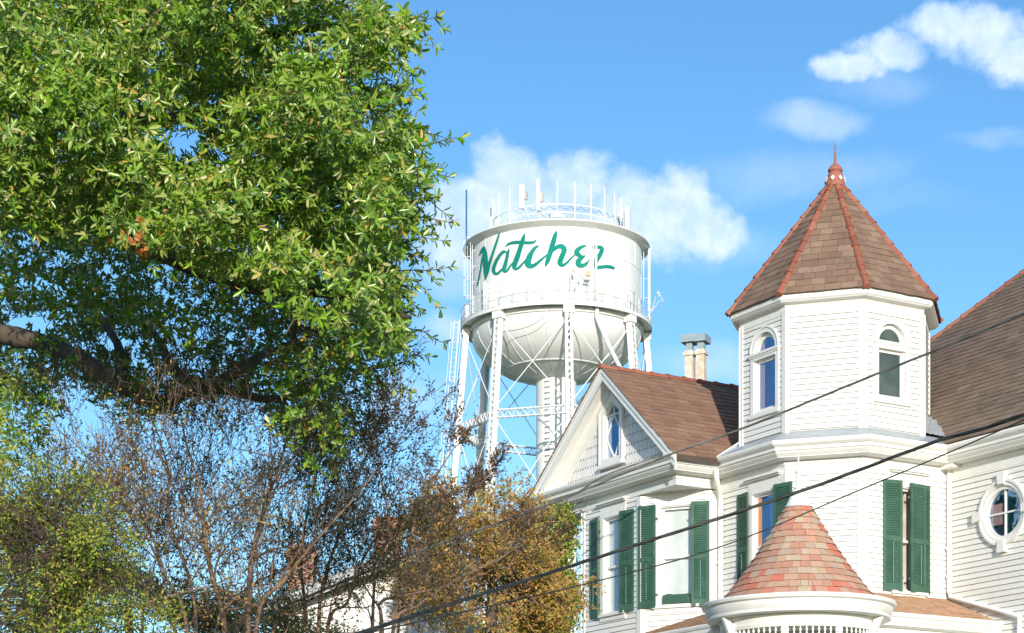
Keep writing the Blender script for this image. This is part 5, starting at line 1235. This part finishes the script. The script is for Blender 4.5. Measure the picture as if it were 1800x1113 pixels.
tF, qF = crown([(40, 560), (130, 590), (240, 640), (300, 660), (420, 640), (430, 700), (330, 740), (230, 740), (150, 680), (40, 630)], 420, lambda q, rg: 13.9 + rg.uniform(0, .8, len(q)), 19, s1=4.5, thr=.1)
leaf_mesh('foliage', *whorls(tF, dirs_for(tF, r1), 6, .055, .02, (.5, 1.3), .1, rg=r1), OAKL, oak)
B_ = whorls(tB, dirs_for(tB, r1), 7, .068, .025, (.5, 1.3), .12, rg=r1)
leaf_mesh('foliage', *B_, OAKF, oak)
# twigs carrying the whorls
def twigs(tips, dirs, ln, r_, m_, parent, rg, every=1, name='twig'):
    b = MB(); 
    for p, d in list(zip(tips, dirs))[::every]:
        p = Vector(p); d = Vector(d); q = p - d * ln * rg.uniform(.3, 1.0) - Vector((0.05, 0, -.02)) * rg.uniform(0, 1); m = p.lerp(q, .5) + Vector(rg.normal(size=3) * ln * .08); b.tube([q, m, p], [r_ * 1.5, r_ * 1.2, r_ * .7], 3, cap=False)
    return b.build(name, m_, parent, stuff=True)
twigs(tA, dirs_for(tA, r1), .2, .0028, mat('pale_twig', (.26, .19, .12), (.18, .13, .09), 4, .8), oak, r1, 2); twigs(tB, dirs_for(tB, r1), .22, .003, TWIG, oak, r1, 2)
# orange leaves caught in the crown
oq = np.stack([r1.normal(240, 20, 26), r1.normal(425, 13, 26)], 1); tO = unproj(oq[:, 0], oq[:, 1], r1.uniform(11.0, 11.6, 26))
O_ = whorls(tO, dirs_for(tO, r1), 3, .045, .028, rg=r1); leaf_mesh('orange_leaves', *O_, mat('orange_leaf', (.50, .15, .03), (.40, .16, .05), 3, .5, trans=.2), oak)

# ---- branching shrubs and small trees
def grow(p, d, ln, r_, depth, rg, segs, tips, spread=.55, up=.12, kids=(2, 3), shrink=.74, curve=.22, taper=.62):
    n = 4; pts = [p]; q = p.copy(); dd = d.copy()
    for i in range(n):
        dd = unit(dd + rg.normal(size=3) * curve * .5 + np.array([0, 0, up * .35])); q = q + dd * ln / n; pts.append(q)
    rr = [r_ * (1 - (1 - taper) * i / n) for i in range(n + 1)]; segs.append((pts, rr))
    if depth == 0: tips.append((q, dd)); return
    if depth <= 2: tips.append((pts[2], unit(dd + rg.normal(size=3) * .5)))
    m = rg.integers(kids[0], kids[1] + 1)
    for k in range(m):
        ax = unit(rg.normal(size=3)); nd = unit(dd + np.cross(dd, ax) * spread * rg.uniform(.5, 1.4) + np.array([0, 0, up]))
        s_ = pts[rg.integers(2, n + 1)] if k else q
        grow(s_, nd, ln * shrink * rg.uniform(.75, 1.2), r_ * taper * (.95 if k == 0 else .75), depth - 1, rg, segs, tips, spread, up, kids, shrink, curve, taper)
def shrub(name, label, cat, stems, Y, r_, mb, mt, ml, seed, depth=5, ln=1.0, nleaf=5, lsz=(.04, .024), leafp=.5, leafn=1, spread=.55, group=None, up=.12, stemsplit=6, kids=(2, 3), shrink=.74, tipr=.0035):
    """stems: pixel polylines [(px, py, Y)...] from low to high"""
    rg = np.random.default_rng(seed); base = P(stems[0][0][0], stems[0][0][1], stems[0][0][2]); base = Vector((base.x, base.y, 0))
    t_ = thing(name, label, cat, base, group); tips = []; segs = []
    for st in stems:
        W_ = [P(*s_) for s_ in st]; foot = Vector((base.x + (W_[0].x - base.x) * .3, base.y, 0))
        o, cur = limb([foot, foot.lerp(W_[0], .6)] + W_, r_ * 1.25, r_ * .35, t_, 'trunk', mb, 7, .02)
        m = len(cur); k0 = int(m * .42)
        for i in range(stemsplit):
            j = min(m - 1, k0 + int((m - k0) * i / stemsplit)); d = np.array((cur[min(j+1, m-1)] - cur[j-1]).normalized())
            nd = unit(d + rg.normal(size=3) * .65 * (i > 0)); dep = depth - (1 if i < stemsplit / 2 else 0)
            grow(np.array(cur[j]), nd, ln * rg.uniform(.7, 1.1), r_ * (.55 - .04 * i), dep, rg, segs, tips, spread, up, kids, shrink)
        grow(np.array(cur[-1]), unit(np.array(cur[-1] - cur[-2])), ln, r_ * .35, depth, rg, segs, tips, spread, up, kids, shrink)
    segs.sort(key=lambda s_: -s_[1][0])
    big = segs[:26]
    for pts, rr in big: b = MB(); b.tube(pts, [max(x, tipr) for x in rr], 6, cap=False); b.build('branch', mb, t_, smooth=True)
    b = MB()
    for pts, rr in segs[26:]: b.tube(pts, [max(x, tipr) for x in rr], 3, cap=False)
    b.build('twig', mt, t_, stuff=True)
    if leafp > 0 and tips:
        P_ = np.array([a for a, _ in tips]); D_ = np.array([a for _, a in tips]); k = rg.uniform(size=len(P_)) < leafp; P_, D_ = P_[k], D_[k]
        P_ = np.repeat(P_, leafn, 0) + (rg.normal(size=(len(P_) * leafn, 3)) * .05 if leafn > 1 else 0); D_ = unit(np.repeat(D_, leafn, 0) + rg.normal(size=(len(P_), 3)) * .3)
        leaf_mesh('foliage', *whorls(P_, D_, nleaf, lsz[0], lsz[1], (.3, 1.5), .25, rg=rg), ml, t_)
    return t_
G_ = 'crape myrtles in front of the neighbouring house'
def zs(st, Y0): return [[(a, b_, c - 22 + Y0) for a, b_, c in q] for q in st]
shrub('crape_myrtle', 'mostly bare crape myrtle with tan trunks forking below the dark oak leaves', 'tree',
      [[(436, 1113, 13.3), (440, 1010, 13.3), (452, 940, 13.3), (470, 880, 13.3), (490, 820, 13.3), (505, 770, 13.3)], [(395, 1113, 13.5), (372, 1010, 13.5), (358, 930, 13.5), (352, 860, 13.6), (330, 790, 13.7)], [(450, 1100, 13.1), (500, 1020, 13.1), (560, 945, 13.0), (615, 885, 13)]],
      13.3, .021, BARKO, TWIG, MYRL, 31, depth=6, ln=.29, leafp=.8, nleaf=3, lsz=(.024, .014), group=G_, tipr=.0018, spread=.8, shrink=.82, kids=(2, 2), stemsplit=10)
shrub('crape_myrtle', 'crape myrtle with bare leaning trunks and small dark leaves next to the yellow-green tree', 'tree',
      [[(330, 1113, 14), (290, 1010, 14), (262, 930, 14), (215, 860, 13.9), (150, 800, 13.9)], [(345, 1113, 14.2), (330, 1010, 14.2), (300, 920, 14.2), (296, 830, 14.2), (280, 770, 14.2)], [(310, 1113, 13.8), (235, 1060, 13.7), (170, 1020, 13.6)]],
      14, .014, BARKO, TWIG, MYRL, 32, depth=6, ln=.32, leafp=.8, nleaf=3, lsz=(.024, .014), group=G_, tipr=.0018, spread=.8, shrink=.82, kids=(2, 2), stemsplit=10)
shrub('crape_myrtle', 'bare crape myrtle with dense dark twigs in front of the taller brick chimney', 'tree',
      [[(560, 1113, 15), (570, 1020, 15), (600, 930, 15), (625, 850, 15), (650, 790, 15)], [(540, 1113, 15.2), (530, 1000, 15.2), (540, 900, 15.2), (560, 820, 15.3)], [(575, 1113, 14.9), (610, 1060, 14.9), (635, 990, 14.9), (670, 930, 14.9)]],
      15, .016, BARKO, TWIG, MYRL, 35, depth=6, ln=.25, leafp=.8, nleaf=3, lsz=(.026, .015), group=G_, tipr=.0018, spread=.8, shrink=.8, kids=(2, 2), stemsplit=10)
shrub('crape_myrtle', 'low twiggy crape myrtle growing up through the yellow-green tree', 'tree',
      [[(120, 1113, 12), (140, 1040, 12), (190, 980, 12), (240, 930, 12)], [(100, 1113, 12), (80, 1050, 12), (110, 990, 12)], [(130, 1113, 12), (200, 1080, 12), (290, 1050, 12), (370, 1030, 12)]],
      12, .013, BARKO, mat('warm_twig', (.13, .085, .055), (.09, .06, .045), 5, .8), BRNL, 36, depth=6, ln=.26, leafp=.4, nleaf=3, lsz=(.022, .012), group=G_, tipr=.0016, spread=.8, shrink=.82, kids=(2, 2), stemsplit=10)
shrub('crape_myrtle', 'low leafy crape myrtle filling the gap under the thick oak limb', 'tree',
      [[(250, 1113, 14.5), (255, 1060, 14.5), (270, 1000, 14.5)], [(380, 1113, 14.5), (400, 1070, 14.5), (440, 1030, 14.5), (500, 1000, 14.5)], [(480, 1113, 14.8), (520, 1080, 14.8), (600, 1060, 14.8)]],
      14.5, .014, BARKO, MATS['warm_twig'], MYRL, 37, depth=6, ln=.28, leafp=.8, nleaf=3, lsz=(.026, .015), group=G_, tipr=.0018, spread=.8, shrink=.82, kids=(2, 2), stemsplit=10)
shrub('crape_myrtle', 'crape myrtle with pale trunk forking in front of the white gable', 'tree',
      [[(655, 1113, 20), (658, 1030, 20), (662, 985, 20), (700, 930, 20)], [(672, 1113, 20), (668, 1060, 20), (720, 1045, 20), (790, 1030, 20), (850, 1010, 20.2)], [(690, 1113, 20), (735, 1065, 20), (800, 1020, 20), (875, 985, 20)]],
      20, .021, BARKO, TWIG, REDL, 33, depth=5, ln=.30, leafp=.5, nleaf=2, lsz=(.035, .02), group=G_, up=.05, tipr=.0025, spread=.7)
shrub('crape_myrtle', 'thin crape myrtle with dark red leaves reaching up beside the tower legs', 'tree',
      [[(700, 1113, 24), (712, 1000, 24), (735, 900, 24), (765, 840, 24), (790, 800, 24)], [(690, 1113, 24), (700, 980, 24), (675, 870, 24), (662, 780, 24), (668, 740, 24)], [(715, 1113, 24), (760, 960, 24), (820, 880, 24), (845, 850, 24)]],
      24, .02, BARKO, TWIG, REDL, 34, depth=5, ln=.2, leafp=.4, nleaf=3, lsz=(.042, .025), group=G_, up=.15, tipr=.003, spread=.6)
def fulltree(name, label, base, trunk_r, blobs, n, ml, lsz, seed, nleaf=6, group=None, thr=-.2, tw=TWIG, out=(0, -.5, .4), s1=1.2):
    """crown made of leaf clusters scattered through ellipsoid masses (px, py, rx px, ry px, Y, depth m)"""
    rg = np.random.default_rng(seed); t_ = thing(name, label, 'tree', base, group); T_ = []
    tot = sum(b_[2] * b_[3] for b_ in blobs)
    for (px, py, rx, ry, Y, dp) in blobs:
        m = int(n * rx * ry / tot); u = unit(rg.normal(size=(m, 3))); u = u * (rg.uniform(.3, 1.0, (m, 1)) ** .5 + .30 * vnoise(u * 2.2 + px * .01, 2.0, seed + 3)[:, None] + (rg.uniform(size=(m, 1)) < .12) * rg.uniform(0, .35, (m, 1))); c = np.array(P(px, py, Y))
        T_.append(c + u * np.array([[rx / FOC * Y, dp, ry / FOC * Y]]))
    T_ = np.concatenate(T_); T_ = T_[vnoise(T_, s1, seed) > thr]; top = T_[:, 2].max()
    D_ = unit(rg.normal(size=T_.shape) * .8 + np.array([out]))
    leaf_mesh('foliage', *whorls(T_, D_, nleaf, lsz[0], lsz[1], (.3, 1.5), .2, rg=rg), ml, t_)
    c = T_.mean(0); Y0k = base[1] / 31; b = MB(); bx = Vector(base)
    limb([bx, bx.lerp(Vector((c[0], c[1], c[2] * .6)), .6), Vector(c)], trunk_r, trunk_r * .4, t_, 'trunk', TWIG)
    b = MB()
    for p in T_[:: max(1, len(T_) // 420)]:
        q = Vector(c).lerp(Vector(p), .25 + rg.uniform(0, .4)); m = q.lerp(Vector(p), .5) + Vector(rg.normal(size=3) * .15); b.tube([q, m, Vector(p)], [.009 * Y0k, .006 * Y0k, .003 * Y0k], 3, cap=False)
    b.build('branch', tw, t_, stuff=True); return t_
fulltree('autumn_tree', 'rusty brown autumn tree with dense crown hiding the feet of the water tower', (P(880, 0, 34).x - .3, 31.5, 0), .2,
         [(880, 900, 80, 62, 31.5, 1.2), (820, 965, 80, 80, 31, 1.2), (912, 965, 66, 85, 31.5, 1.2), (880, 1050, 140, 110, 31, 1.4), (755, 925, 55, 50, 31, .8), (945, 1060, 45, 80, 31.5, 1), (755, 1025, 70, 60, 30.5, 1), (780, 870, 40, 35, 31, .8)], 13500, BRNL, (.062, .028), 51, 6, thr=-.12, s1=2.2,
         tw=mat('pale_autumn_twig', (.36, .26, .18), (.26, .18, .12), 4, .8))
fulltree('evergreen_tree', 'olive green leafy tree standing behind the house corner', (P(965, 0, 39.5).x, 39.5, 0), .18,
         [(968, 960, 42, 66, 39.5, 1.0), (940, 1050, 70, 85, 39.5, 1.2), (978, 1070, 36, 90, 39.5, .8), (990, 920, 24, 30, 39.5, .6)], 5200, YGL, (.085, .045), 52, 5)
fulltree('yellow_green_tree', 'yellow-green leafy tree low at the edge under the oak limb', (P(60, 0, 10.8).x, 10.8, 0), .09,
         [(20, 840, 90, 110, 10.8, .6), (140, 880, 60, 60, 10.9, .5), (70, 950, 90, 60, 11.1, .5), (180, 960, 60, 50, 10.8, .5), (40, 1030, 110, 70, 10.9, .5), (170, 1040, 80, 60, 11.0, .5), (20, 1110, 120, 60, 10.8, .5), (230, 1095, 110, 45, 10.8, .45)], 15000, YGL, (.023, .011), 53, 5, thr=.2, s1=5.0)
MYXL = mat('mixed_undergrowth_leaf', (.06, .08, .03), (.1, .08, .04), 2, .6, 0, island=[(0, (.03, .07, .025)), (.4, (.08, .13, .03)), (.7, (.20, .16, .06)), (1, (.28, .17, .07))], trans=.2)
fulltree('understory_tree', 'low dark green undergrowth tree behind the bare crape myrtle stems', (P(330, 0, 29).x, 29, 0), .15,
         [(220, 1060, 150, 70, 29, 1.2), (330, 1075, 130, 65, 29, 1.2), (440, 1095, 110, 50, 29, 1.2), (560, 1130, 100, 30, 29, 1), (60, 1040, 160, 110, 29, 1)], 7500, MYXL, (.06, .03), 54, 5, thr=-.1)
